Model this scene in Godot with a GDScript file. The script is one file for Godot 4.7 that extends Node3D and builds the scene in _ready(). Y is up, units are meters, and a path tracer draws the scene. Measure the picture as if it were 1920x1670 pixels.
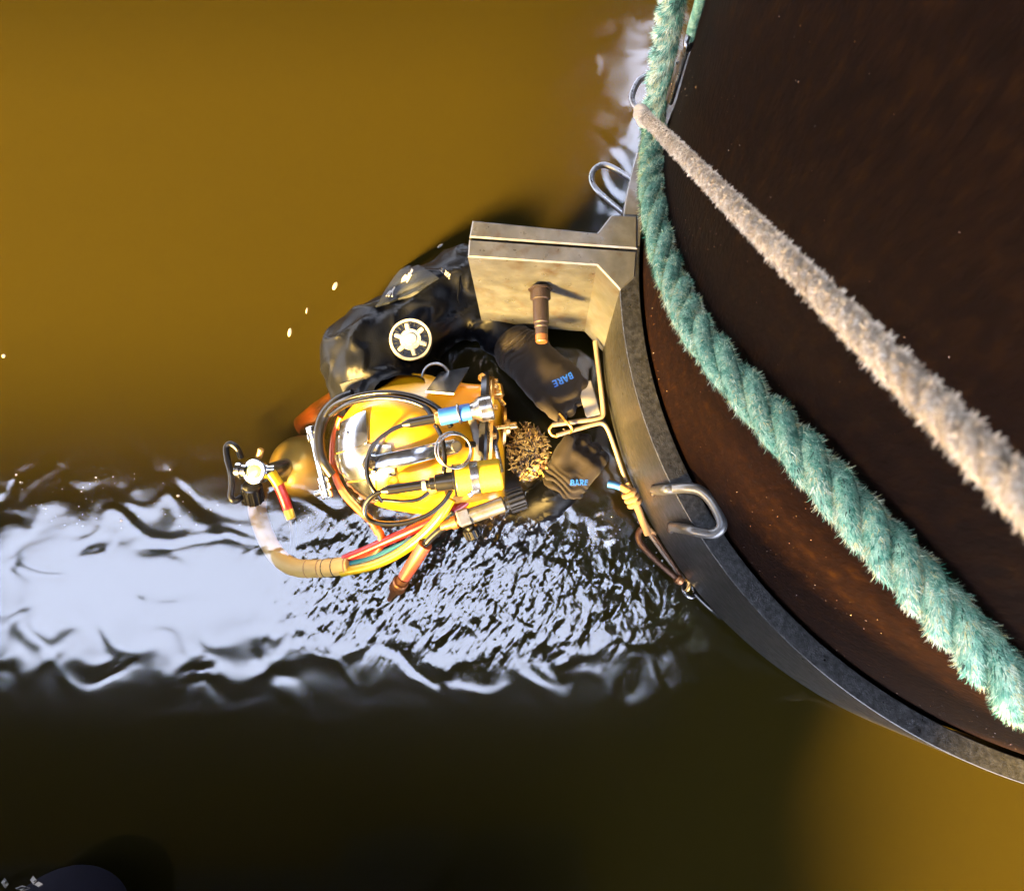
extends Node3D
# A diver in a hard helmet works at a clamp collar on a steel pile, seen from straight above.
# x: picture right, z: picture down, y: up, water surface at y = 0. The camera hangs 1.8 m over the water.

const EYE := Vector3(0, 1.8, 0)
const F := 1400.0
const PILE := Vector3(1.0895, 0, -0.5535)
var lens: Basis
var M := {}
var taken := {}
var rng := RandomNumberGenerator.new()
var bump_noise := FastNoiseLite.new()

# ---------- mesh buffer ----------
class Buf:
	var v := PackedVector3Array()
	var n := PackedVector3Array()
	var c := PackedColorArray()
	var i := PackedInt32Array()
	var tint := Color.WHITE
	var tinted := false
	func add(p: Vector3, q: Vector3) -> int:
		v.append(p); n.append(q.normalized())
		if tinted: c.append(tint)
		return v.size() - 1
	func tri(a: int, b: int, d: int) -> void:
		var g := (v[b] - v[a]).cross(v[d] - v[a])
		i.append(a)
		if g.dot(n[a] + n[b] + n[d]) > 0.0:
			i.append(d); i.append(b)
		else:
			i.append(b); i.append(d)
	func quad(a: int, b: int, d: int, e: int) -> void:
		tri(a, b, d); tri(a, d, e)
	func flat(p: Array, out: Vector3) -> void:
		var q: Vector3 = (p[1] - p[0]).cross(p[2] - p[0]).normalized()
		if q.dot(out) < 0.0: q = -q
		var k := []
		for x in p: k.append(add(x, q))
		for j in range(1, k.size() - 1): tri(k[0], k[j], k[j + 1])
	func mesh() -> ArrayMesh:
		var a := []
		a.resize(Mesh.ARRAY_MAX)
		a[Mesh.ARRAY_VERTEX] = v; a[Mesh.ARRAY_NORMAL] = n; a[Mesh.ARRAY_INDEX] = i
		if tinted: a[Mesh.ARRAY_COLOR] = c
		var m := ArrayMesh.new()
		m.add_surface_from_arrays(Mesh.PRIMITIVE_TRIANGLES, a)
		return m
	func box(t: Transform3D, size: Vector3, ch := 0.0015) -> void:
		# a box with chamfered edges: six faces, twelve chamfers, eight corners
		var h := size / 2
		var pts := {}
		for sx in [-1, 1]:
			for sy in [-1, 1]:
				for sz in [-1, 1]:
					pts[[sx, sy, sz, 0]] = t * Vector3(sx * h.x, sy * (h.y - ch), sz * (h.z - ch))
					pts[[sx, sy, sz, 1]] = t * Vector3(sx * (h.x - ch), sy * h.y, sz * (h.z - ch))
					pts[[sx, sy, sz, 2]] = t * Vector3(sx * (h.x - ch), sy * (h.y - ch), sz * h.z)
		for s in [-1, 1]:
			flat([pts[[s, -1, -1, 0]], pts[[s, 1, -1, 0]], pts[[s, 1, 1, 0]], pts[[s, -1, 1, 0]]], t.basis.x * s)
			flat([pts[[-1, s, -1, 1]], pts[[1, s, -1, 1]], pts[[1, s, 1, 1]], pts[[-1, s, 1, 1]]], t.basis.y * s)
			flat([pts[[-1, -1, s, 2]], pts[[1, -1, s, 2]], pts[[1, 1, s, 2]], pts[[-1, 1, s, 2]]], t.basis.z * s)
			for r in [-1, 1]:
				flat([pts[[s, r, -1, 0]], pts[[s, r, 1, 0]], pts[[s, r, 1, 1]], pts[[s, r, -1, 1]]], t.basis.x * s + t.basis.y * r)
				flat([pts[[s, -1, r, 0]], pts[[s, 1, r, 0]], pts[[s, 1, r, 2]], pts[[s, -1, r, 2]]], t.basis.x * s + t.basis.z * r)
				flat([pts[[-1, s, r, 1]], pts[[1, s, r, 1]], pts[[1, s, r, 2]], pts[[-1, s, r, 2]]], t.basis.y * s + t.basis.z * r)
				for q in [-1, 1]:
					flat([pts[[s, r, q, 0]], pts[[s, r, q, 1]], pts[[s, r, q, 2]]], t.basis.x * s + t.basis.y * r + t.basis.z * q)
	func tube(p: PackedVector3Array, r0: float, r1: float = -1.0, sides := 10, closed := false, caps := true, squash := 1.0) -> void:
		if r1 < 0.0: r1 = r0
		var k := p.size()
		var u := Vector3.ZERO
		var base := v.size()
		for j in k:
			var d := (p[(j + 1) % k] - p[(j - 1 + k) % k]) if closed else (p[mini(j + 1, k - 1)] - p[maxi(j - 1, 0)])
			d = d.normalized()
			if u == Vector3.ZERO: u = d.cross(Vector3.UP if absf(d.y) < 0.9 else Vector3.RIGHT)
			u = (u - d * u.dot(d)).normalized()
			var w := d.cross(u)
			var r := lerpf(r0, r1, j / float(maxi(k - 1, 1)))
			for s in sides:
				var a := TAU * s / sides
				var o := u * cos(a) + w * sin(a) * squash
				add(p[j] + o * r, u * cos(a) * squash + w * sin(a))
		for j in (k if closed else k - 1):
			for s in sides:
				var a := base + j * sides + s
				var b := base + j * sides + (s + 1) % sides
				var e := base + ((j + 1) % k) * sides
				quad(a, b, e + (s + 1) % sides, e + s)
		if caps and not closed:
			for e in [0, k - 1]:
				var d: Vector3 = (p[0] - p[1]) if e == 0 else (p[k - 1] - p[k - 2])
				var m := add(p[e] + d.normalized() * (r0 if e == 0 else r1) * 0.25, d)
				var q := []
				for s in sides: q.append(add(v[base + e * sides + s], d))
				for s in sides: tri(m, q[s], q[(s + 1) % sides])
	func lathe(o: Vector3, axis: Vector3, prof: Array, sides := 20) -> void:
		# prof: [distance along the axis, radius] pairs; crisp along, smooth around
		var d := axis.normalized()
		var u := d.cross(Vector3.UP if absf(d.y) < 0.9 else Vector3.RIGHT).normalized()
		var w := d.cross(u)
		for j in prof.size() - 1:
			var a: Array = prof[j]
			var b: Array = prof[j + 1]
			var sl := Vector2(b[0] - a[0], b[1] - a[1])
			if sl.length() < 1e-7: continue
			var base := v.size()
			for s in sides:
				var g := TAU * s / sides
				var e := u * cos(g) + w * sin(g)
				var q := e * sl.x - d * sl.y
				add(o + d * a[0] + e * a[1], q); add(o + d * b[0] + e * b[1], q)
			for s in sides:
				var s2 := (s + 1) % sides
				quad(base + s * 2, base + s2 * 2, base + s2 * 2 + 1, base + s * 2 + 1)
	func ball(o: Vector3, r: Vector3, rings := 10) -> void:
		var base := v.size()
		var m := rings * 2
		for j in rings + 1:
			var a := PI * j / rings
			for s in m:
				var b := TAU * s / m
				var e := Vector3(sin(a) * cos(b), cos(a), sin(a) * sin(b))
				add(o + e * r, e / r)
		for j in rings:
			for s in m:
				quad(base + j * m + s, base + j * m + (s + 1) % m, base + (j + 1) * m + (s + 1) % m, base + (j + 1) * m + s)
	func prism(poly: PackedVector2Array, y0: float, y1: float, ch := 0.003) -> void:
		# an upright slab over a plan outline, its top edge chamfered; the outline may be concave
		if Geometry2D.is_polygon_clockwise(poly):
			poly = poly.duplicate(); poly.reverse()
		var k := poly.size()
		var ins := PackedVector2Array()
		for j in k:
			var a := (poly[j] - poly[(j - 1 + k) % k]).normalized()
			var b := (poly[(j + 1) % k] - poly[j]).normalized()
			var na := Vector2(-a.y, a.x)
			var nb := Vector2(-b.y, b.x)
			var s := na + nb
			ins.append(poly[j] + s * (ch / maxf(0.3, 0.5 * s.length_squared())))
		var up := func(q: Vector2, y: float) -> Vector3: return Vector3(q.x, y, q.y)
		for j in k:
			var j2 := (j + 1) % k
			var e := poly[j2] - poly[j]
			var out := Vector3(e.y, 0, -e.x).normalized()
			flat([up.call(poly[j], y0), up.call(poly[j2], y0), up.call(poly[j2], y1 - ch), up.call(poly[j], y1 - ch)], out)
			if ch > 0.0: flat([up.call(poly[j], y1 - ch), up.call(poly[j2], y1 - ch), up.call(ins[j2], y1), up.call(ins[j], y1)], out + Vector3.UP)
		var t := Geometry2D.triangulate_polygon(ins)
		for y in [[y1, Vector3.UP, ins], [y0, Vector3.DOWN, poly]]:
			var b := v.size()
			for q in y[2]: add(up.call(q, y[0]), y[1])
			for j in range(0, t.size(), 3): tri(b + t[j], b + t[j + 1], b + t[j + 2])
	func ring(o: Vector3, r0: float, r1: float, y0: float, y1: float, a0: float, a1: float, steps: int, ch := 0.003) -> void:
		# a sector of a ring with chamfered top edges
		var prof := [[r0, y0], [r0, y1 - ch], [r0 + ch, y1], [r1 - ch, y1], [r1, y1 - ch], [r1, y0], [r0, y0]]
		for j in prof.size() - 1:
			var p: Array = prof[j]
			var q: Array = prof[j + 1]
			var base := v.size()
			for s in steps + 1:
				var a := lerpf(a0, a1, s / float(steps))
				var e := Vector3(cos(a), 0, sin(a))
				var nn: Vector3
				nn = e * (q[1] - p[1]) - Vector3.UP * (q[0] - p[0])
				nn = -nn
				add(o + e * p[0] + Vector3.UP * p[1], nn); add(o + e * q[0] + Vector3.UP * q[1], nn)
			for s in steps: quad(base + s * 2, base + s * 2 + 2, base + s * 2 + 3, base + s * 2 + 1)
		for a in [a0, a1]:
			var e := Vector3(cos(a), 0, sin(a))
			var out := Vector3(-sin(a), 0, cos(a)) * (1.0 if a == a1 else -1.0)
			var f := []
			for j in 6: f.append(o + e * prof[j][0] + Vector3.UP * prof[j][1])
			flat(f, out)

# ---------- names, things and parts ----------
func numbered(called: String) -> String:
	taken[called] = taken.get(called, -1) + 1
	return called if taken[called] == 0 else "%s_%03d" % [called, taken[called]]
func thing(called: String, label: String, category: String, at_point: Vector3, group := "") -> Node3D:
	var o := Node3D.new()
	o.name = numbered(called); o.position = at_point
	add_child(o); tag(o, label, category, group)
	return o
func tag(o: Node3D, label: String, category: String, group := "") -> Node3D:
	o.set_meta("label", label); o.set_meta("category", category)
	if group: o.set_meta("group", group)
	return o
func base_of(o: Node) -> Vector3:
	var p := Vector3.ZERO
	while o is Node3D and o != self:
		p += o.position
		o = o.get_parent()
	return p
func obj(called: String, b, m: Material, parent: Node = self) -> MeshInstance3D:
	# one named mesh, its points given in world metres; its origin is kept at its parent's base, or at its own middle
	var o := MeshInstance3D.new()
	o.mesh = b.mesh() if b is Buf else b
	o.material_override = m
	o.name = numbered(called) if parent == self else called
	parent.add_child(o, true)
	if parent != self: o.position = -base_of(parent)
	return o
func struct(called: String, b, m: Material) -> MeshInstance3D:
	var o := obj(called, b, m)
	o.set_meta("kind", "structure")
	return o

# ---------- where things stand: a point of the plan seen from the camera post, at a height above the water ----------
func ray(px: float, py: float) -> Vector3:
	return (lens * Vector3(px - 960.0, 835.0 - py, -F)).normalized()
func at(px: float, py: float, y := 0.0) -> Vector3:
	var d := ray(px, py)
	return EYE + d * ((y - EYE.y) / d.y)
func at_z(px: float, py: float, z: float) -> Vector3:
	var d := ray(px, py)
	return EYE + d * (z / d.z)
func on_pile(px: float, py: float, r: float) -> Vector3:
	var d := ray(px, py)
	var o := Vector2(EYE.x - PILE.x, EYE.z - PILE.z)
	var e := Vector2(d.x, d.z)
	var b := o.dot(e)
	var a := e.length_squared()
	var q := maxf(b * b - a * (o.length_squared() - r * r), 0.0)
	return EYE + d * ((-b - sqrt(q)) / a)
func on(f: Callable, px: float, py: float, lift := 0.0) -> Vector3:
	var d := ray(px, py)
	var t := 1.1
	for k in 70:
		var s: float = f.call(EYE + d * t)
		if s < 0.0004: break
		t += s * 0.8
		if t > 2.2: break
	var p := EYE + d * t
	return p + grad(f, p) * lift if lift != 0.0 else p
func grad(f: Callable, p: Vector3, e := 0.003) -> Vector3:
	var s: float = f.call(p)
	return Vector3(f.call(p + Vector3(e, 0, 0)) - s, f.call(p + Vector3(0, e, 0)) - s, f.call(p + Vector3(0, 0, e)) - s).normalized()
func spline(p: Array, per := 8, closed := false) -> PackedVector3Array:
	var out := PackedVector3Array()
	var k := p.size()
	for j in (k if closed else k - 1):
		var a: Vector3 = p[(j - 1 + k) % k] if closed else p[maxi(j - 1, 0)]
		var b: Vector3 = p[j]
		var c: Vector3 = p[(j + 1) % k]
		var d: Vector3 = p[(j + 2) % k] if closed else p[mini(j + 2, k - 1)]
		for s in per: out.append(b.cubic_interpolate(c, a, d, s / float(per)))
	if not closed: out.append(p[k - 1])
	return out
func pts(a: Array) -> Array:
	# [px, py, height] triples to points
	var out := []
	for q in a: out.append(at(q[0], q[1], q[2]))
	return out
func hose(called: String, a: Array, r: float, m: Material, parent: Node, r1 := -1.0, sides := 10, per := 8) -> MeshInstance3D:
	var b := Buf.new()
	b.tube(spline(pts(a), per), r, r1, sides)
	return obj(called, b, m, parent)
func turned(called: String, o: Vector3, axis: Vector3, prof: Array, m: Material, parent: Node, sides := 20) -> MeshInstance3D:
	var b := Buf.new()
	b.lathe(o, axis, prof, sides)
	return obj(called, b, m, parent)
func hoop(called: String, o: Vector3, axis: Vector3, r: float, thick: float, m: Material, parent: Node, from := 0.0, to := TAU) -> MeshInstance3D:
	var d := axis.normalized()
	var u := d.cross(Vector3(0.2, 0.9, 0.3)).normalized()
	var w := d.cross(u)
	var p := PackedVector3Array()
	var whole := to - from >= TAU - 0.01
	for k in 32: p.append(o + (u * cos(from + (to - from) * k / (32.0 if whole else 31.0)) + w * sin(from + (to - from) * k / (32.0 if whole else 31.0))) * r)
	var b := Buf.new()
	b.tube(p, thick, thick, 8, whole)
	return obj(called, b, m, parent)
func screw(o: Vector3, axis: Vector3, r: float, m: Material, parent: Node, called := "screw") -> MeshInstance3D:
	var b := Buf.new()
	b.lathe(o, axis, [[-0.002, r], [0.0015, r], [0.003, r * 0.75], [0.0034, 0.0]], 14)
	return obj(called, b, m, parent)
func frame_of(n: Vector3, along: Vector3) -> Basis:
	# x along, y out of the surface
	var x := (along - n * along.dot(n)).normalized()
	return Basis(x, n, x.cross(n))

# ---------- skin over a field of distances (surface nets, one vertex per cell that the surface crosses) ----------
func nets(b: Buf, f: Callable, lo: Vector3, hi: Vector3, c: float) -> void:
	var nx := int(ceil((hi.x - lo.x) / c / 4.0)) * 4 + 1
	var ny := int(ceil((hi.y - lo.y) / c / 4.0)) * 4 + 1
	var nz := int(ceil((hi.z - lo.z) / c / 4.0)) * 4 + 1
	var val := PackedFloat32Array()
	val.resize(nx * ny * nz)
	val.fill(1.0)
	var live := []
	for bz in (nz - 1) / 4:
		for by in (ny - 1) / 4:
			for bx in (nx - 1) / 4:
				var s: float = f.call(lo + Vector3(bx * 4 + 2, by * 4 + 2, bz * 4 + 2) * c)
				var near := absf(s) < c * 6.5
				if near: live.append(Vector3i(bx * 4, by * 4, bz * 4))
				for z in range(bz * 4, bz * 4 + 5):
					for y in range(by * 4, by * 4 + 5):
						for x in range(bx * 4, bx * 4 + 5):
							var at_i := (z * ny + y) * nx + x
							if near:
								val[at_i] = f.call(lo + Vector3(x, y, z) * c)
							elif val[at_i] == 1.0:
								val[at_i] = s
	var cell := {}
	var base := b.v.size()
	for l in live:
		for z in range(l.z, l.z + 4):
			for y in range(l.y, l.y + 4):
				for x in range(l.x, l.x + 4):
					var at_i: int = (z * ny + y) * nx + x
					var m := 0
					for k in 8:
						if val[at_i + (k & 1) + ((k >> 1) & 1) * nx + (k >> 2) * nx * ny] < 0.0: m |= 1 << k
					if m == 0 or m == 255: continue
					var sum := Vector3.ZERO
					var cnt := 0
					for k in 8:
						for ax in 3:
							if k & (1 << ax): continue
							var k2: int = k | (1 << ax)
							if ((m >> k) & 1) == ((m >> k2) & 1): continue
							var v0 := val[at_i + (k & 1) + ((k >> 1) & 1) * nx + (k >> 2) * nx * ny]
							var v1 := val[at_i + (k2 & 1) + ((k2 >> 1) & 1) * nx + (k2 >> 2) * nx * ny]
							var q := Vector3(k & 1, (k >> 1) & 1, k >> 2)
							q[ax] += v0 / (v0 - v1)
							sum += q
							cnt += 1
					var p := lo + (Vector3(x, y, z) + sum / cnt) * c
					cell[at_i] = b.add(p, grad(f, p, c * 0.6))
	var step := [1, nx, nx * ny]
	for at_i in cell:
		var s0 := val[at_i] < 0.0
		for ax in 3:
			if s0 == (val[at_i + step[ax]] < 0.0): continue
			var u: int = step[(ax + 1) % 3]
			var w: int = step[(ax + 2) % 3]
			if cell.has(at_i - u) and cell.has(at_i - w) and cell.has(at_i - u - w):
				b.quad(cell[at_i], cell[at_i - u], cell[at_i - u - w], cell[at_i - w])
func capsule(p: Vector3, a: Vector3, e: Vector3, ra: float, rb: float) -> float:
	var d := e - a
	var t := clampf((p - a).dot(d) / d.length_squared(), 0.0, 1.0)
	return p.distance_to(a + d * t) - lerpf(ra, rb, t)
func smin(a: float, b: float, k: float) -> float:
	var h := maxf(k - absf(a - b), 0.0) / k
	return minf(a, b) - h * h * k * 0.25
func patch(called: String, f: Callable, q: Array, lift: float, m: Material, parent: Node, nu := 8, nv := 8) -> MeshInstance3D:
	# a thin plate that lies on the skin of f; q: its four corners
	var b := Buf.new()
	var g := []
	for j in nv + 1:
		for i in nu + 1:
			var s := i / float(nu)
			var t := j / float(nv)
			var e: Vector2 = (q[0] as Vector2).lerp(q[1], s).lerp((q[3] as Vector2).lerp(q[2], s), t)
			var p := on(f, e.x, e.y)
			g.append([p, grad(f, p, 0.008)])
	var top := []
	for e in g: top.append(b.add(e[0] + e[1] * lift, e[1]))
	for j in nv:
		for i in nu:
			var a := j * (nu + 1) + i
			b.quad(top[a], top[a + 1], top[a + nu + 2], top[a + nu + 1])
	var rim := []
	for i in nu: rim.append(i)
	for j in nv: rim.append(j * (nu + 1) + nu)
	for i in nu: rim.append(nv * (nu + 1) + nu - i)
	for j in nv: rim.append((nv - j) * (nu + 1))
	var mid: Vector3 = g[(nv / 2) * (nu + 1) + nu / 2][0]
	for k in rim.size():
		var a: Array = g[rim[k]]
		var e: Array = g[rim[(k + 1) % rim.size()]]
		b.flat([a[0] + a[1] * lift, e[0] + e[1] * lift, e[0] - e[1] * 0.003, a[0] - a[1] * 0.003], a[0] - mid)
	return obj(called, b, m, parent)
func lettering(called: String, words: String, f: Callable, o: Vector3, along: Vector3, height: float, m: Material, parent: Node, lift := 0.0008) -> MeshInstance3D:
	# letters laid on the skin of f
	var font := SystemFont.new()
	font.font_names = PackedStringArray(["Droid Sans"])
	font.font_weight = 700
	var t := TextMesh.new()
	t.text = words; t.font = font; t.font_size = 32; t.pixel_size = height / 24.0; t.depth = 0.0006; t.curve_step = 1.0
	var a := t.surface_get_arrays(0)
	var n := grad(f, o, 0.01)
	var fr := frame_of(n, along)
	var b := Buf.new()
	var vv: PackedVector3Array = a[Mesh.ARRAY_VERTEX]
	var nn: PackedVector3Array = a[Mesh.ARRAY_NORMAL]
	for k in vv.size():
		var p := o + fr.x * vv[k].x - fr.z * vv[k].y + n * 0.01
		for s in 12: p -= n * float(f.call(p)) * 0.9
		b.add(p + n * (lift + vv[k].z), fr.x * nn[k].x - fr.z * nn[k].y + n * nn[k].z)
	var ix: PackedInt32Array = a[Mesh.ARRAY_INDEX]
	for k in range(0, ix.size(), 3): b.tri(ix[k], ix[k + 1], ix[k + 2])
	return obj(called, b, m, parent)

# ---------- materials ----------
func lin(r: float, g: float, b: float, a := 1.0) -> Color:
	var c := Color(r * 0.78, g * 0.78, b * 0.78).linear_to_srgb()
	c.a = a
	return c
func mat(c: Color, rough := 0.6, metal := 0.0, spec := 0.5) -> StandardMaterial3D:
	var m := StandardMaterial3D.new()
	m.albedo_color = c; m.roughness = rough; m.metallic = metal; m.metallic_specular = spec
	return m
func noise_tex(sd: int, freq: float, stops: Array, octaves := 5, size := 512, kind := FastNoiseLite.TYPE_SIMPLEX_SMOOTH) -> NoiseTexture2D:
	var n := FastNoiseLite.new()
	n.seed = sd; n.frequency = freq; n.fractal_octaves = octaves; n.noise_type = kind; n.fractal_gain = 0.55
	var t := NoiseTexture2D.new()
	t.width = size; t.height = size; t.seamless = true; t.noise = n
	if stops:
		var g := Gradient.new()
		g.offsets = PackedFloat32Array(stops.map(func(s): return s[0]))
		g.colors = PackedColorArray(stops.map(func(s): return s[1]))
		t.color_ramp = g
	return t
func mottled(m: StandardMaterial3D, tex: Texture2D, scale: Vector3, bump: Texture2D = null, depth := 0.0, rough: Texture2D = null) -> StandardMaterial3D:
	m.albedo_texture = tex
	m.uv1_triplanar = true; m.uv1_world_triplanar = true; m.uv1_scale = scale
	if bump:
		m.heightmap_enabled = true; m.heightmap_texture = bump; m.heightmap_scale = depth
	if rough: m.roughness_texture = rough
	return m
func grey(a: float, b: float) -> Array:
	return [[0.0, Color(a, a, a)], [1.0, Color(b, b, b)]]
func materials() -> void:
	var fine := noise_tex(3, 0.03, grey(0.0, 1.0), 5)
	var coarse := noise_tex(4, 0.012, grey(0.0, 1.0), 5)
	var grit := noise_tex(9, 0.09, grey(0.0, 1.0), 3)
	var smear := noise_tex(12, 0.015, [[0.0, Color(0.5, 0.5, 0.5)], [0.45, Color(0.75, 0.75, 0.75)], [1.0, Color(1, 1, 1)]], 5)
	var steel := noise_tex(21, 0.014, [[0.0, lin(0.065, 0.065, 0.065)], [0.36, lin(0.088, 0.092, 0.097)], [0.6, lin(0.1, 0.103, 0.107)], [0.8, lin(0.12, 0.125, 0.131)], [1.0, lin(0.072, 0.066, 0.057)]], 6)
	M.galv = mottled(mat(Color.WHITE, 0.46, 0.6), steel, Vector3(3, 3, 3), coarse, 0.04, smear)
	M.galv.detail_enabled = true
	M.galv.detail_blend_mode = BaseMaterial3D.BLEND_MODE_MIX
	M.galv.detail_albedo = noise_tex(23, 0.011, [[0.0, lin(0.09, 0.06, 0.035, 0.0)], [0.6, lin(0.09, 0.06, 0.035, 0.0)], [0.78, lin(0.07, 0.05, 0.03, 0.45)], [1.0, lin(0.05, 0.025, 0.012, 0.8)]], 6)
	M.galv.uv2_triplanar = true; M.galv.uv2_world_triplanar = true; M.galv.uv2_scale = Vector3(3.3, 1.6, 3.3)
	M.galv.detail_uv_layer = BaseMaterial3D.DETAIL_UV_2
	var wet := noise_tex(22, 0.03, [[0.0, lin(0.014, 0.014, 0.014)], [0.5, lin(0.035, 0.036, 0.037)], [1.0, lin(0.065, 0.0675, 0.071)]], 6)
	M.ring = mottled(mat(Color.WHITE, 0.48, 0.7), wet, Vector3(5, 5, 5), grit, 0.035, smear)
	var rust := noise_tex(31, 0.02, [[0.0, lin(0.0022, 0.0008, 0.0006)], [0.42, lin(0.0038, 0.0014, 0.0009)], [0.6, lin(0.005, 0.0018, 0.001)], [0.78, lin(0.008, 0.0028, 0.0009)], [1.0, lin(0.016, 0.0065, 0.001)]], 6, 1024)
	M.pile = mottled(mat(Color.WHITE, 0.62, 0.0, 0.14), rust, Vector3(2.6, 0.9, 2.6), grit, 0.12)
	M.yellow = mat(lin(0.56, 0.262, 0.001), 0.36)
	M.yellow.clearcoat_enabled = true; M.yellow.clearcoat = 0.2; M.yellow.clearcoat_roughness = 0.15
	M.yellow.heightmap_enabled = true; M.yellow.heightmap_texture = coarse; M.yellow.heightmap_scale = 0.03; M.yellow.uv1_triplanar = true; M.yellow.uv1_world_triplanar = true; M.yellow.uv1_scale = Vector3(5, 5, 5)
	M.chrome = mottled(mat(lin(0.55, 0.575, 0.61), 0.26, 1.0), null, Vector3(5, 5, 5), coarse, 0.015, smear)
	M.steel = mottled(mat(lin(0.26, 0.26, 0.265), 0.4, 1.0), null, Vector3(9, 9, 9), grit, 0.008, smear)
	M.brass = mottled(mat(lin(0.5, 0.29, 0.09), 0.4, 0.9), null, Vector3(9, 9, 9), fine, 0.06, smear)
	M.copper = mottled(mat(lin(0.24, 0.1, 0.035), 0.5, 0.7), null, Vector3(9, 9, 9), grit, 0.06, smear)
	M.rust_bolt = mottled(mat(lin(0.011, 0.0045, 0.004), 0.5, 0.3), null, Vector3(9, 9, 9), grit, 0.08)
	M.rusty = mottled(mat(lin(0.07, 0.03, 0.013), 0.45, 0.6), null, Vector3(9, 9, 9), grit, 0.08)
	M.rubber = mat(lin(0.0035, 0.0035, 0.004), 0.32, 0.0, 0.38)
	M.cable = mat(lin(0.003, 0.003, 0.0034), 0.24, 0.0, 0.38)
	M.suit = mottled(mat(lin(0.0018, 0.0022, 0.0036), 0.4, 0.0, 0.2), null, Vector3(16, 16, 16), fine, 0.04)
	M.glove = mottled(mat(lin(0.0105, 0.0074, 0.0056), 0.8, 0.0, 0.3), null, Vector3(9, 9, 9), grit, 0.05)
	M.glove.rim_enabled = true; M.glove.rim = 0.5
	M.webbing = mottled(mat(lin(0.006, 0.0085, 0.014), 0.55, 0.0, 0.33), null, Vector3(20, 20, 20), grit, 0.08)
	M.white = mat(lin(0.24, 0.235, 0.22), 0.5)
	M.print = mat(lin(0.26, 0.26, 0.255), 0.6)
	M.blue_print = mat(lin(0.003, 0.09, 0.42), 0.55)
	M.blue = mottled(mat(lin(0.0015, 0.075, 0.3), 0.55), null, Vector3(12, 12, 12), grit, 0.05)
	M.lamp_yellow = mottled(mat(lin(0.4, 0.27, 0.0025), 0.5), noise_tex(41, 0.05, [[0.0, Color(0.35, 0.3, 0.2)], [0.2, Color(1, 1, 1)], [1.0, Color(1, 1, 1)]], 3, 256), Vector3(9, 9, 9), fine, 0.04)
	M.red = mat(lin(0.28, 0.004, 0.003), 0.35)
	M.orange = mat(lin(0.38, 0.065, 0.002), 0.4)
	M.sleeve = mat(lin(0.2, 0.028, 0.002), 0.5)
	M.hose_yellow = mat(lin(0.36, 0.25, 0.0035), 0.35)
	M.teal = mat(lin(0.006, 0.12, 0.16), 0.4)
	M.cream = mottled(mat(lin(0.48, 0.31, 0.08), 0.55), null, Vector3(9, 9, 9), grit, 0.05)
	M.tan = mottled(mat(lin(0.3, 0.165, 0.06), 0.8), null, Vector3(30, 30, 30), grit, 0.06)
	M.rod = mottled(mat(lin(0.16, 0.125, 0.097), 0.45, 0.35), null, Vector3(9, 9, 9), grit, 0.04)
	M.pale = mat(lin(0.19, 0.183, 0.172), 0.6)
	M.tank = mat(lin(0.55, 0.36, 0.06), 0.3, 0.35)
	M.glass = mat(lin(0.5, 0.55, 0.15), 0.15)
	M.concrete = mottled(mat(lin(0.04, 0.038, 0.036), 0.9), null, Vector3(1, 1, 1), coarse, 0.2)
	M.hull = mat(lin(0.012, 0.013, 0.02), 0.5)
	M.weed = mat(Color.WHITE, 0.4)
	M.weed.vertex_color_use_as_albedo = true
	M.fibre = mat(Color.WHITE, 0.75)
	M.fibre.vertex_color_use_as_albedo = true
	M.strand_green = mottled(mat(Color.WHITE, 0.85), noise_tex(51, 0.04, [[0.0, lin(0.01, 0.07, 0.045)], [0.35, lin(0.05, 0.18, 0.12)], [0.6, lin(0.18, 0.32, 0.22)], [1.0, lin(0.34, 0.44, 0.31)]], 5, 256), Vector3(9, 9, 9), grit, 0.15)
	M.strand_white = mottled(mat(lin(0.42, 0.345, 0.255), 0.9), null, Vector3(20, 20, 20), grit, 0.12)
	M.bed = mat(lin(0.06, 0.035, 0.012), 0.95)

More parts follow.
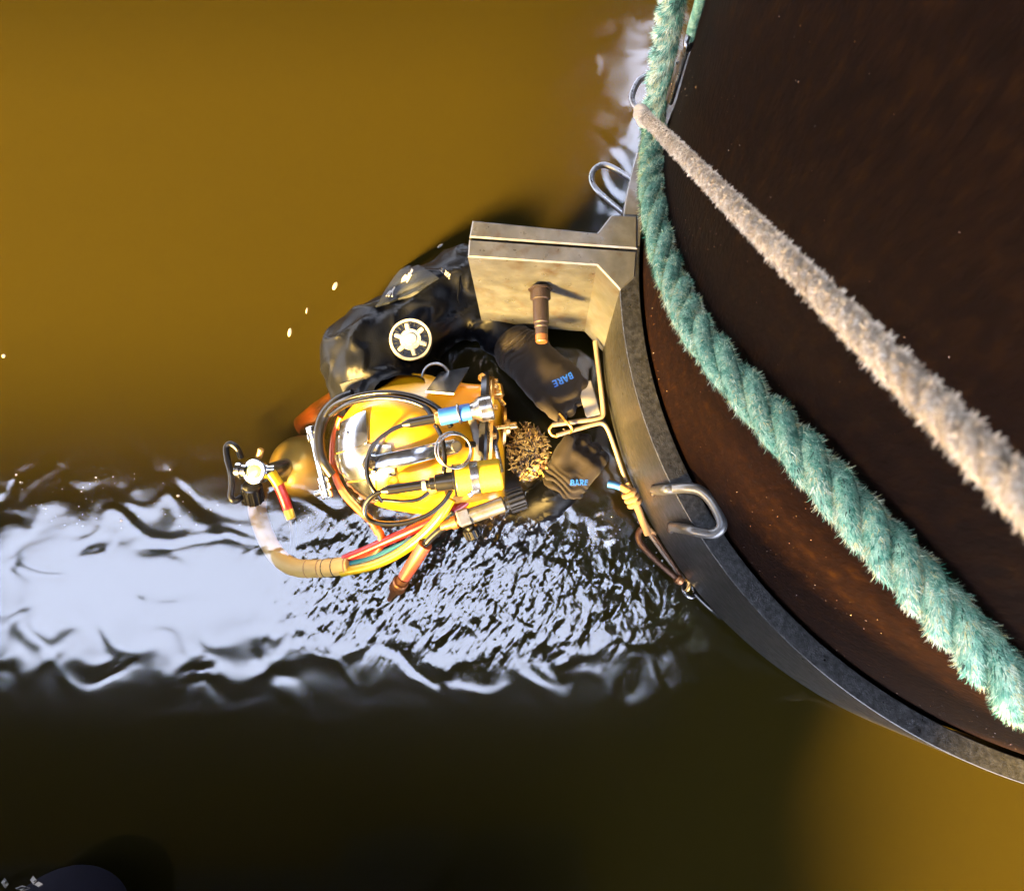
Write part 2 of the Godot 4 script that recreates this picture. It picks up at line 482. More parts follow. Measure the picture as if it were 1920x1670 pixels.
func _ready() -> void:
	rng.seed = 7
	# camera
	var down := Vector3(49, -253, -F).normalized()
	var right := (Vector3(1, 0, 0) - down * down.x).normalized()
	lens = Basis(right, -down, right.cross(-down)).transposed()
	var cam := Camera3D.new()
	cam.fov = rad_to_deg(2.0 * atan(835.0 / F)); cam.near = 0.02; cam.far = 400.0
	cam.transform = Transform3D(lens, EYE)
	var film := CameraAttributesPhysical.new()
	film.frustum_focal_length = 12.0 / tan(deg_to_rad(cam.fov) / 2.0); film.frustum_focus_distance = 1.25; film.exposure_aperture = 9.0
	film.frustum_near = 0.02; film.frustum_far = 400.0
	var angle := cam.fov
	cam.attributes = film
	cam.fov = angle
	add_child(cam)
	# a bright, even sky; a low warm sun from beyond the added pontoon
	var e := Environment.new()
	e.background_mode = Environment.BG_SKY
	var s := ProceduralSkyMaterial.new()
	s.sky_top_color = Color(0.84, 0.88, 0.99); s.sky_horizon_color = Color(0.88, 0.9, 0.96); s.energy_multiplier = 0.667
	s.ground_bottom_color = Color(0.1, 0.08, 0.05); s.ground_horizon_color = Color(0.2, 0.2, 0.2)
	e.sky = Sky.new(); e.sky.sky_material = s
	e.tonemap_mode = Environment.TONE_MAPPER_LINEAR; e.tonemap_exposure = 34.0
	e.volumetric_fog_enabled = true; e.volumetric_fog_density = 0.0
	e.sdfgi_enabled = true; e.ssao_enabled = true; e.ssil_enabled = true
	var we := WorldEnvironment.new()
	we.environment = e
	add_child(we)
	var sun := DirectionalLight3D.new()
	sun.light_energy = 1.6; sun.light_angular_distance = 10.0; sun.light_color = Color(1, 0.81, 0.45); sun.shadow_enabled = true
	sun.look_at_from_position(Vector3.ZERO, Vector3(0.8, -0.62, -1.0))
	add_child(sun)
	materials()
	water()
	light_blockers()
	pile_and_collar()
	diver()
	helmet()
	tank()
	umbilical()
	tackle()
	ropes()
	floaters()

func water() -> void:
	# the skin of the river: calm far out, broken into ripples along the diver's wash
	var xs := PackedFloat32Array([-45.0, -20.0, -8.0, -4.0, -2.4])
	var x := -1.7
	while x < 1.5:
		xs.append(x)
		x += 0.0025 if x > -0.55 and x < 0.42 else 0.007
	xs.append_array(PackedFloat32Array([2.4, 4.0, 8.0, 20.0, 45.0]))
	var zs := PackedFloat32Array([-45.0, -20.0, -8.0, -4.0, -2.4])
	var z := -1.8
	while z < 1.0:
		zs.append(z)
		z += 0.0025 if z > -0.3 and z < 0.24 else 0.007
	zs.append_array(PackedFloat32Array([2.0, 4.0, 8.0, 20.0, 45.0]))
	var big := FastNoiseLite.new()
	big.seed = 11; big.frequency = 1.0; big.fractal_octaves = 2; big.fractal_gain = 0.35; big.noise_type = FastNoiseLite.TYPE_SIMPLEX_SMOOTH
	var warp := FastNoiseLite.new()
	warp.seed = 12; warp.frequency = 1.0; warp.fractal_octaves = 1
	var small := FastNoiseLite.new()
	small.seed = 13; small.frequency = 1.0; small.fractal_octaves = 3; small.fractal_gain = 0.5
	var nx := xs.size()
	var nz := zs.size()
	var h := PackedFloat32Array()
	h.resize(nx * nz)
	for j in nz:
		var zz := zs[j]
		for i in nx:
			var xx := xs[i]
			if absf(xx) > 2.0 or absf(zz) > 2.0: continue
			# ripples run out along the wash and die away over the open water above it
			var wash := exp(-pow((zz + 0.02 - 0.06 * xx) / 0.24, 2.0))
			var edge := smoothstep(-0.1, 0.25, xx) * exp(-pow((zz + 0.85) / 0.7, 2.0)) * 0.9
			var rim := exp(-pow((absf(zz - 0.02 - 0.04 * xx) - 0.2) / 0.09, 2.0))
			var amp := 0.00022 + 0.0008 * wash + 0.0008 * rim * (0.35 + 0.9 * absf(warp.get_noise_2d(xx * 3.2 + 9.0, zz * 4.0))) + 0.0009 * edge
			var q := Vector2(xx * 5.2, zz * 7.5)
			q += Vector2(warp.get_noise_2d(xx * 6.0, zz * 6.0), warp.get_noise_2d(xx * 6.0 + 40.0, zz * 6.0)) * 0.35
			var v := amp * big.get_noise_2d(q.x + zz * 4.5, q.y * 1.15 - xx * 3.2)
			v += 0.00007 * wash * small.get_noise_2d(xx * 30.0 + 60.0, zz * 45.0)
			var d := Vector2((xx - (-0.17)) / 0.6, (zz - 0.0) / 0.22).length()
			var boil := smoothstep(1.15, 0.35, d)
			if xx > -0.75 and zz > -0.75 and zz < 0.4:
				var d2 := Vector2((xx + 0.14) / 0.12, (zz + 0.52) / 0.1).length()
				boil = maxf(boil, smoothstep(1.2, 0.6, d2) * 0.8)
				if boil > 0.01:
					v += boil * (0.0018 * small.get_noise_2d(xx * 24.0 + zz * 9.0, zz * 13.0) + 0.00026 * small.get_noise_2d(xx * 85.0 - zz * 35.0 + 7.0, zz * 38.0 + xx * 22.0))
			h[j * nx + i] = v
	var b := Buf.new()
	for j in nz:
		var j0 := maxi(j - 1, 0)
		var j1 := mini(j + 1, nz - 1)
		for i in nx:
			var i0 := maxi(i - 1, 0)
			var i1 := mini(i + 1, nx - 1)
			var gx := (h[j * nx + i1] - h[j * nx + i0]) / (xs[i1] - xs[i0])
			var gz := (h[j1 * nx + i] - h[j0 * nx + i]) / (zs[j1] - zs[j0])
			b.v.append(Vector3(xs[i], h[j * nx + i], zs[j]))
			b.n.append(Vector3(-gx, 1, -gz).normalized())
	b.i.resize((nx - 1) * (nz - 1) * 6)
	var k := 0
	for j in nz - 1:
		for i in nx - 1:
			var a := j * nx + i
			b.i[k] = a; b.i[k + 1] = a + 1; b.i[k + 2] = a + nx
			b.i[k + 3] = a + 1; b.i[k + 4] = a + nx + 1; b.i[k + 5] = a + nx
			k += 6
	var m := StandardMaterial3D.new()
	m.transparency = BaseMaterial3D.TRANSPARENCY_ALPHA; m.albedo_color = Color(1, 1, 1, 0.0); m.roughness = 0.1
	struct("water_surface", b, m)
	# the murk itself: water that scatters ochre light
	var murk := FogVolume.new()
	murk.shape = RenderingServer.FOG_VOLUME_SHAPE_BOX
	murk.size = Vector3(90, 2.0, 90); murk.position = Vector3(0, -1.004, 0); murk.name = "murky_water"
	var fm := FogMaterial.new()
	fm.albedo = lin(0.078, 0.0605, 0.009); fm.density = 6.5
	murk.material = fm
	murk.set_meta("kind", "structure")
	add_child(murk)
	var bed := Buf.new()
	bed.box(Transform3D(Basis(), Vector3(0, -2.6, 0)), Vector3(100, 1.0, 100))
	struct("riverbed", bed, M.bed)

func slab(called: String, a: Vector3, c: Vector3, m: Material, ch := 0.02) -> MeshInstance3D:
	var b := Buf.new()
	b.box(Transform3D(Basis(), (a + c) / 2), (c - a).abs(), ch)
	return struct(called, b, m)

func light_blockers() -> void:
	# added unseen slabs that block sun and sky; the water mirrors the open bay
	slab("bridge_deck", Vector3(-60, 10, -60), Vector3(1.6, 10.5, -0.95), M.concrete)  # unseen, added overhead to leave one strip of sky
	slab("bridge_deck", Vector3(2.7, 10, -60), Vector3(60, 10.5, -0.95), M.concrete)
	slab("bridge_deck", Vector3(1.6, 10.02, -60), Vector3(2.7, 10.5, -9.8), M.concrete)  # added infill; leaves a small gap that mirrors beside the collar
	slab("bridge_deck", Vector3(1.6, 10.02, -4.5), Vector3(2.7, 10.5, -0.95), M.concrete)
	slab("bridge_deck", Vector3(-60, 10, -0.95), Vector3(-9, 10.5, 12.5), M.concrete)  # added cover out of view, narrows the skylight
	slab("bridge_deck", Vector3(1.6, 10, -0.95), Vector3(60, 10.5, 12.5), M.concrete)
	slab("bridge_deck", Vector3(-10, 10, 1.2), Vector3(1.6, 10.5, 12.5), M.concrete)
	slab("overhead_blocker", Vector3(-10, 2.1, 0.45), Vector3(2.6, 2.3, 1.65), M.concrete)  # unseen slab, added to darken the near water and its reflection
	slab("overhead_blocker", Vector3(-2.4, 2.1, 1.652), Vector3(-0.2, 2.3, 2.25), M.concrete)  # extra piece in the sun path, added to shade flange and rope
	slab("shade_pontoon", Vector3(-3.5, -0.5, 0.9), Vector3(-0.25, 0.78, 2.2), M.hull, 0.04)  # unseen hull, added to shade the near water
	slab("shade_pontoon", Vector3(-0.246, -0.5, 0.9), Vector3(0.15, 1.25, 1.05), M.hull, 0.04)  # added block at the hull end, shades the lower ring
	slab("shade_pontoon", Vector3(-0.7, 0.784, 0.91), Vector3(-0.25, 1.25, 1.05), M.hull, 0.04)  # added upper block, also shades the lower ring

func pile_and_collar() -> void:
	# the pile: a rolled steel tube
	var pile := thing("steel_pile", "huge dark brown rusty steel tube pile rising out of the water on the right", "pile", PILE)
	var b := Buf.new()
	b.lathe(PILE + Vector3(0, -2.2, 0), Vector3.UP, [[0.0, 0.885], [7.0, 0.885], [7.0, 0.86], [0.0, 0.86]], 192)
	obj("tube_wall", b, M.pile, pile)
	# loose rust flakes and specks that stand off its skin
	var fl := Buf.new()
	fl.tinted = true
	var patchy := FastNoiseLite.new()
	patchy.seed = 5; patchy.frequency = 2.2
	var made := 0
	while made < 1800:
		var a := rng.randf_range(PI * 0.55, PI * 1.5)
		var y := rng.randf_range(0.1, 1.75) * rng.randf_range(0.4, 1.0)
		if patchy.get_noise_2d(a * 2.0, y * 1.6) < rng.randf_range(-0.25, 0.6): continue
		made += 1
		var e := Vector3(cos(a), 0, sin(a))
		var o := PILE + e * 0.885 + Vector3.UP * y
		var t := Vector3(-e.z, 0, e.x).rotated(e, rng.randf_range(0, TAU))
		var w := e.cross(t)
		var r := rng.randf_range(0.0003, 0.0009) * (2.0 if rng.randf() < 0.05 else 1.0)
		var pale := rng.randf() < 0.03
		fl.tint = Color(0.2, 0.18, 0.16) if pale else Color(0.1, 0.038, 0.006) * rng.randf_range(0.3, 1.2)
		var q := [o + t * r * 1.5, o + w * r, o - t * r * 1.2, o - w * r * 0.8]
		var tip := o + e * r * 1.1 + t * r * 0.3
		for k in 4: fl.flat([q[k], q[(k + 1) % 4], tip], e)
	var fo := obj("rust_flakes", fl, M.weed, pile)
	fo.set_meta("kind", "stuff")
	# the clamp collar: two half rings bolted together at flat flanges
	var collar := thing("pile_collar", "grey galvanised steel clamp collar around the rusty pile, bolted at a flange", "collar", PILE)
	var top := 0.45
	var foot := 0.068
	var seam := Vector2(0.19 - PILE.x, -0.632 - PILE.z).angle()
	for half in 2:
		var r := Buf.new()
		r.ring(PILE, 0.893, 0.931, foot, top, seam + (0.0012 if half else -PI + 0.0012), seam + (PI - 0.0012 if half else -0.0012), 140, 0.0014)
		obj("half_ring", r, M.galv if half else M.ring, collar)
	var far_plate := PackedVector2Array()
	for q in [[886, 414], [1120, 437], [1146, 404], [1195, 405], [1195, 467.5], [880, 445.5]]:
		var p := at(q[0], q[1], top)
		far_plate.append(Vector2(p.x, p.z))
	var near_plate := PackedVector2Array()
	for q in [[879.5, 449], [1194.5, 471], [1191, 520], [1163, 545], [1119, 498], [877, 482]]:
		var p := at(q[0], q[1], top)
		near_plate.append(Vector2(p.x, p.z))
	for k in 2:
		var f := Buf.new()
		f.prism(near_plate if k else far_plate, foot - 0.002, top + (0.0022 if k else 0.003), 0.0028)
		obj("flange", f, M.galv, collar)
	# flange bolt
	var face := near_plate[4].y
	var bo := at_z(1013, 541, face)
	var bolt := turned("bolt", bo, Vector3(0.02, 0, 1), [[-0.004, 0.013], [0.1, 0.013]], M.rust_bolt, collar)
	var hx := Buf.new()
	hx.lathe(bo, Vector3(0.02, 0, 1), [[0.0, 0.0], [0.0, 0.025], [0.004, 0.025], [0.004, 0.021], [0.024, 0.021], [0.026, 0.018], [0.026, 0.013]], 6)
	obj("bolt_head", hx, M.rust_bolt, bolt)
	turned("sleeve", bo, Vector3(0.02, 0, 1), [[0.026, 0.0165], [0.074, 0.0165], [0.076, 0.0145], [0.083, 0.0145], [0.085, 0.013]], M.rust_bolt, bolt)
	turned("sunlit_bolt_end", bo, Vector3(0.02, 0, 1), [[0.1, 0.0128], [0.114, 0.0126], [0.116, 0.011], [0.116, 0.0]], M.copper, bolt)  # copper tone puts warm sunlight on the bolt tip into its colour
	# lifting handle bent from round bar, welded to the outside of the ring
	var path := spline([on_pile(1227, 919, 0.932), on_pile(1243, 918, 0.945), at(1264, 916, 0.452), at(1288, 915, 0.472), at(1312, 919, 0.485), at(1333, 938, 0.49), at(1350, 968, 0.49), at(1353, 988, 0.488), at(1338, 1000, 0.478), at(1314, 998, 0.465), at(1293, 993, 0.45), on_pile(1276, 990, 0.945), on_pile(1260, 987, 0.932)], 6)
	var hd := Buf.new()
	hd.tube(path, 0.0096, 0.0096, 12)
	obj("lifting_handle", hd, M.galv, collar)
	for q in [[1226, 919], [1258, 988]]:
		var w := Buf.new()
		var o := on_pile(q[0] + 2, q[1], 0.934)
		for k in 6: w.ball(o + Vector3(rng.randf_range(-0.007, 0.007), rng.randf_range(-0.012, 0.006), rng.randf_range(-0.007, 0.007)), Vector3.ONE * rng.randf_range(0.005, 0.009), 5)
		var wo := obj("weld", w, M.rust_bolt, collar)
	# mooring eyes on the far side
	var eye := Buf.new()
	eye.tube(spline([at(1192, 342, 0.33), at(1155, 318, 0.33), at(1132, 309, 0.33), at(1115, 317, 0.33), at(1109, 334, 0.33), at(1116, 352, 0.33), at(1134, 370, 0.33), at(1182, 410, 0.33)], 6), 0.0062, 0.0062, 10)
	obj("mooring_eye", eye, M.steel, collar)
	eye = Buf.new()
	eye.tube(spline([at(1245, 130, 0.38), at(1205, 146, 0.38), at(1190, 165, 0.38), at(1185, 187, 0.38), at(1197, 205, 0.38), at(1232, 226, 0.38)], 6), 0.0066, 0.0066, 10)
	obj("mooring_eye", eye, M.steel, collar)

# ---------- the diver ----------
var bones := []
var folds := FastNoiseLite.new()
func bone(a: Vector3, e: Vector3, ra: float, rb: float, k := 0.05) -> void:
	bones.append([a, e, ra, rb, k])
func body_at(p: Vector3) -> float:
	var d := 9.0
	for q in bones: d = smin(d, capsule(p, q[0], q[1], q[2], q[3]), q[4])
	if d < 0.05:
		# creases: long soft folds that run across the sleeve
		d += 0.009 * folds.get_noise_3d(p.x * 5.0 + p.z * 9.0, p.y * 6.0, p.z * 5.0 - p.x * 7.0) - 0.017 * maxf(0.0, 0.28 - absf(folds.get_noise_3d(p.x * 8.0 - 3.0, p.y * 5.0, p.z * 13.0 + p.x * 7.0))) + 0.005 * folds.get_noise_3d(p.x * 14.0 + p.z * 10.0, p.y * 9.0, p.z * 8.0 - p.x * 12.0)
	return d
var hand_bones := []
var crease_from: Vector3
var crease_along: Vector3
func creases(p: Vector3) -> float:
	# rings of puckered neoprene across the wrist
	var t := (p - crease_from).dot(crease_along)
	var w := exp(-pow((t - 0.028) / 0.028, 2.0))
	return (0.003 + 0.0024 * folds.get_noise_3d(p.x * 14.0, p.y * 14.0, p.z * 14.0)) * w * sin(t * 430.0 + 5.0 * folds.get_noise_3d(p.x * 17.0, p.y * 17.0, p.z * 17.0))
func hand_at(p: Vector3) -> float:
	var d := 9.0
	for q in hand_bones: d = smin(d, capsule(p, q[0], q[1], q[2], q[3]), q[4])
	if d < 0.03: d += 0.0022 * folds.get_noise_3d(p.x * 26.0 + p.z * 24.0, p.y * 16.0, p.z * 9.0 - p.x * 8.0) + creases(p)
	return d
func glove(called: String, wrist: Vector3, palm: Vector3, across: Vector3, up: Vector3, curl: float, thumb: Array, parent: Node, cuff: Array) -> MeshInstance3D:
	hand_bones = []
	crease_from = wrist
	crease_along = (palm - wrist).normalized()
	var ahead := (palm - wrist).normalized()
	across = (across - ahead * across.dot(ahead)).normalized()
	hand_bones.append([wrist, wrist.lerp(palm, 0.4), 0.041, 0.046, 0.03])
	for k in cuff: hand_bones.append(k)
	for k in 4: # the four metacarpals make the palm
		var o := (k - 1.5) * 0.0245
		hand_bones.append([wrist.lerp(palm, 0.35) + across * o * 0.7, palm + across * o, 0.03, 0.0215, 0.011])
	var reach := [0.94, 1.05, 1.0, 0.82]
	for k in 4: # four gloved fingers, two bends each, curling over what they hold
		var o := (k - 1.5) * 0.028
		var p := palm + across * o
		var dir := ahead.lerp(across * signf(o) * 0.2, 0.15).normalized()
		var bend := curl
		var seg := [0.043, 0.03, 0.023]
		for s in 3:
			var q: Vector3 = p + (dir * cos(bend) - up * sin(bend)) * seg[s] * reach[k]
			hand_bones.append([p, q, 0.0158 - s * 0.001, 0.0146 - s * 0.001, 0.006 if s else 0.008])
			p = q
			bend += curl * 0.9
	hand_bones.append([thumb[0], thumb[1], 0.021, 0.0175, 0.014])
	hand_bones.append([thumb[1], thumb[2], 0.0175, 0.0145, 0.008])
	var lo := wrist
	var hi := wrist
	for q in hand_bones:
		for e in 2:
			lo = lo.min(q[e] - Vector3.ONE * (q[2] + 0.012))
			hi = hi.max(q[e] + Vector3.ONE * (q[2] + 0.012))
	var b := Buf.new()
	nets(b, hand_at, lo, hi, 0.0042)
	return obj(called, b, M.glove, parent)

func diver() -> void:
	folds.seed = 21; folds.frequency = 1.0; folds.fractal_octaves = 1
	var who := thing("person", "diver in black drysuit and gloves afloat beside the collar, both hands inside it", "person", at(760, 800, 0.0))
	var neck := at(735, 790, 0.02)
	var sl := at(704, 668, 0.04)
	var el := at(868, 530, 0.012)
	var wl := at(962, 652, 0.042)
	var sr := at(745, 990, -0.14)
	var er := at(935, 1005, -0.13)
	var wr := at(1042, 925, -0.005)
	var chest := at(720, 835, -0.2)
	var hip := chest + Vector3(-0.03, -0.5, 0.0)
	bone(neck, chest, 0.075, 0.15, 0.08)
	bone(neck + Vector3(0.03, 0.05, 0), neck + Vector3(0.05, 0.14, 0), 0.07, 0.075, 0.04)
	bone(neck, sl, 0.1, 0.112, 0.08)
	bone(neck, sr, 0.08, 0.095, 0.07)
	bone(chest, chest.lerp(hip, 0.5), 0.165, 0.15, 0.08)
	bone(sl, sl.lerp(el, 0.6), 0.112, 0.1, 0.06)
	bone(sl.lerp(el, 0.6), el, 0.094, 0.08, 0.05)
	bone(el, wl, 0.076, 0.049, 0.05)
	bone(sr, er, 0.095, 0.075, 0.05)
	bone(er, wr, 0.07, 0.05, 0.05)
	var b := Buf.new()
	var lo := Vector3(sl.x - 0.14, -0.36, el.z - 0.12)
	nets(b, body_at, lo, Vector3(wr.x + 0.05, 0.16, 0.1), 0.0085)
	# below the chest: trunk and legs, hanging upright in the murk
	bones = bones.slice(0, 1)
	bone(chest, chest.lerp(hip, 0.5), 0.165, 0.15, 0.08)
	bone(chest.lerp(hip, 0.4), hip, 0.15, 0.16, 0.08)
	for s in [-1, 1]:
		var o := hip + Vector3(0, -0.05, 0.1 * s)
		var knee := o + Vector3(0.06, -0.43, 0.02 * s)
		var heel := knee + Vector3(-0.1, -0.4, 0.0)
		bone(o, knee, 0.1, 0.075, 0.05)
		bone(knee, heel, 0.072, 0.05, 0.04)
		bone(heel, heel + Vector3(0.17, -0.05, 0), 0.05, 0.04, 0.03)
	nets(b, body_at, Vector3(chest.x - 0.26, -1.78, chest.z - 0.3), Vector3(chest.x + 0.26, -0.3, chest.z + 0.3), 0.02)
	obj("body", b, M.suit, who)
	bones = []
	bone(neck, chest, 0.075, 0.15, 0.08)
	bone(neck, sl, 0.1, 0.112, 0.08)
	bone(sl, sl.lerp(el, 0.6), 0.112, 0.1, 0.06)
	bone(sl.lerp(el, 0.6), el, 0.094, 0.08, 0.05)
	bone(el, wl, 0.074, 0.043, 0.05)
	# exhaust valve on the upper arm: dish, rim and six-lobed wheel
	var vp := on(body_at, 770, 637, 0.004)
	var vn := (grad(body_at, vp, 0.03) + Vector3(0.0, 2.2, 0.1)).normalized()
	vp = at(770, 637, vp.y + 0.016)
	var valve := turned("exhaust_valve", vp - vn * 0.014, vn, [[-0.03, 0.05], [0.014, 0.05], [0.018, 0.046], [0.018, 0.0]], M.rubber, who, 40)
	var rim := Buf.new()
	rim.lathe(vp, vn, [[0.0, 0.0425], [0.0, 0.049], [0.006, 0.049], [0.0085, 0.0475], [0.0085, 0.0435], [0.004, 0.0425]], 48)
	obj("rim", rim, M.white, valve)
	var fr := frame_of(vn, Vector3.RIGHT)
	var wheel := Buf.new()
	wheel.lathe(vp, vn, [[0.004, 0.0245], [0.0085, 0.0245], [0.01, 0.023], [0.01, 0.0135], [0.0125, 0.0125], [0.0125, 0.0]], 32)
	for k in 6:
		var a := TAU * k / 6.0 + 0.28
		var d := fr.x * cos(a) + fr.z * sin(a)
		wheel.tube(PackedVector3Array([vp + d * 0.018 + vn * 0.006, vp + d * 0.03 + vn * 0.0062, vp + d * 0.0375 + vn * 0.006]), 0.0066, 0.0052, 10, false, true, 0.7)
	obj("wheel", wheel, M.white, valve)
	var slots := Buf.new()
	for k in 24:
		var a := TAU * k / 24.0
		var d := fr.x * cos(a) + fr.z * sin(a)
		slots.box(Transform3D(frame_of(vn, d), vp + d * 0.036 + vn * 0.0055), Vector3(0.009, 0.003, 0.0022), 0.0004)
	var so := obj("slots", slots, M.webbing, valve)
	so.set_meta("kind", "stuff")
	# collar flap with two printed arrowheads, and the harness webbing beside the helmet
	var flap := patch("flap", body_at, [Vector2(705, 577), Vector2(766, 489), Vector2(822, 523), Vector2(772, 556)], 0.007, M.webbing, who, 8, 8)
	for k in 2:
		var o := Vector2(767, 522) if k == 0 else Vector2(734, 552)
		var sc := 1.0 if k == 0 else 0.75
		for q in [[-13, 9, -1, -2, 4.5], [0, 10, 9, -12, 4.5], [-7, 10, 5, -6, 4.0]]:
			var a: Vector2 = o + Vector2(q[0], q[1]) * sc
			var c: Vector2 = o + Vector2(q[2], q[3]) * sc
			var w: Vector2 = (c - a).orthogonal().normalized() * q[4] * 0.5 * sc
			patch("arrow_print", body_at, [a - w * 0.5, c - w, c + w, a + w * 0.5], 0.0085, M.print, flap, 2, 1)
	patch("harness_strap", body_at, [Vector2(640, 718), Vector2(742, 686), Vector2(745, 703), Vector2(648, 738)], 0.006, M.webbing, who, 8, 3)
	lettering("print", "NRT", body_at, on(body_at, 838, 513), at(828, 505, 0.0) - at(848, 522, 0.0), 0.011, M.print, who)
	var seam := Buf.new()
	var sp := PackedVector3Array()
	for q in [[876, 484], [862, 520], [858, 560], [868, 590]]: sp.append(on(body_at, q[0], q[1], 0.001))
	seam.tube(sp, 0.002, 0.002, 6)
	obj("sleeve_seam", seam, M.suit, who)
	var pad := Buf.new()
	pad.tube(spline(pts([[640, 745, -0.08], [596, 772, -0.1], [560, 800, -0.16]]), 6), 0.03, 0.026, 14, false, true, 0.5)
	obj("harness_pad", pad, M.orange, who)
	# gloves; the hands inside them close on the wire rods
	var up := Vector3.UP
	var gl := glove("glove", wl + Vector3(0.005, 0.01, 0), at(1052, 726, 0.085), at(1090, 690, 0.09) - at(1030, 770, 0.085), up, 0.62,
		[at(990, 712, 0.085), at(1018, 752, 0.095), at(1050, 784, 0.098)], who,
		[[at(972, 656, 0.055), at(986, 666, 0.062), 0.06, 0.063, 0.008], [at(1008, 690, 0.072), at(1046, 716, 0.078), 0.054, 0.056, 0.014], [at(1000, 712, 0.06), at(1040, 760, 0.075), 0.036, 0.03, 0.012]])
	lettering("print", "BARE", hand_at, on(hand_at, 1057, 711), at(1034, 720, 0.13) - at(1080, 699, 0.13), 0.0165, M.blue_print, gl)
	var gr := glove("glove", wr + Vector3(0.0, 0.01, 0), at(1085, 862, 0.035), at(1120, 880, 0.04) - at(1040, 850, 0.04), up, 0.5,
		[at(1050, 900, 0.02), at(1052, 858, 0.045), at(1068, 822, 0.055)], who, [])
	lettering("print", "BARE", hand_at, on(hand_at, 1086, 905), at(1122, 908, 0.06) - at(1070, 902, 0.06), 0.0145, M.blue_print, gr)
	bones = []

# ---------- the helmet ----------
var hc: Vector3
func shell_at(p: Vector3) -> float:
	var q := p - hc
	var e := Vector3(q.x / 0.163, q.y / 0.152, q.z / 0.148)
	var l := e.length()
	var d := (l - 1.0) * 0.15 if l > 0.2 else -0.12
	# face block reaching forward, an ear bulge on each side
	var f := (q - Vector3(0.128, -0.03, -0.002)).abs() - Vector3(0.062, 0.05, 0.108)
	d = smin(d, Vector3(maxf(f.x, 0), maxf(f.y, 0), maxf(f.z, 0)).length() + minf(maxf(f.x, maxf(f.y, f.z)), 0.0) - 0.032, 0.07)
	d = smin(d, capsule(q, Vector3(-0.005, 0.0, -0.125), Vector3(0.03, 0.01, -0.12), 0.052, 0.05), 0.02)
	d = smin(d, capsule(q, Vector3(0.1, -0.03, 0.11), Vector3(0.17, -0.03, 0.095), 0.045, 0.035), 0.02)
	return d

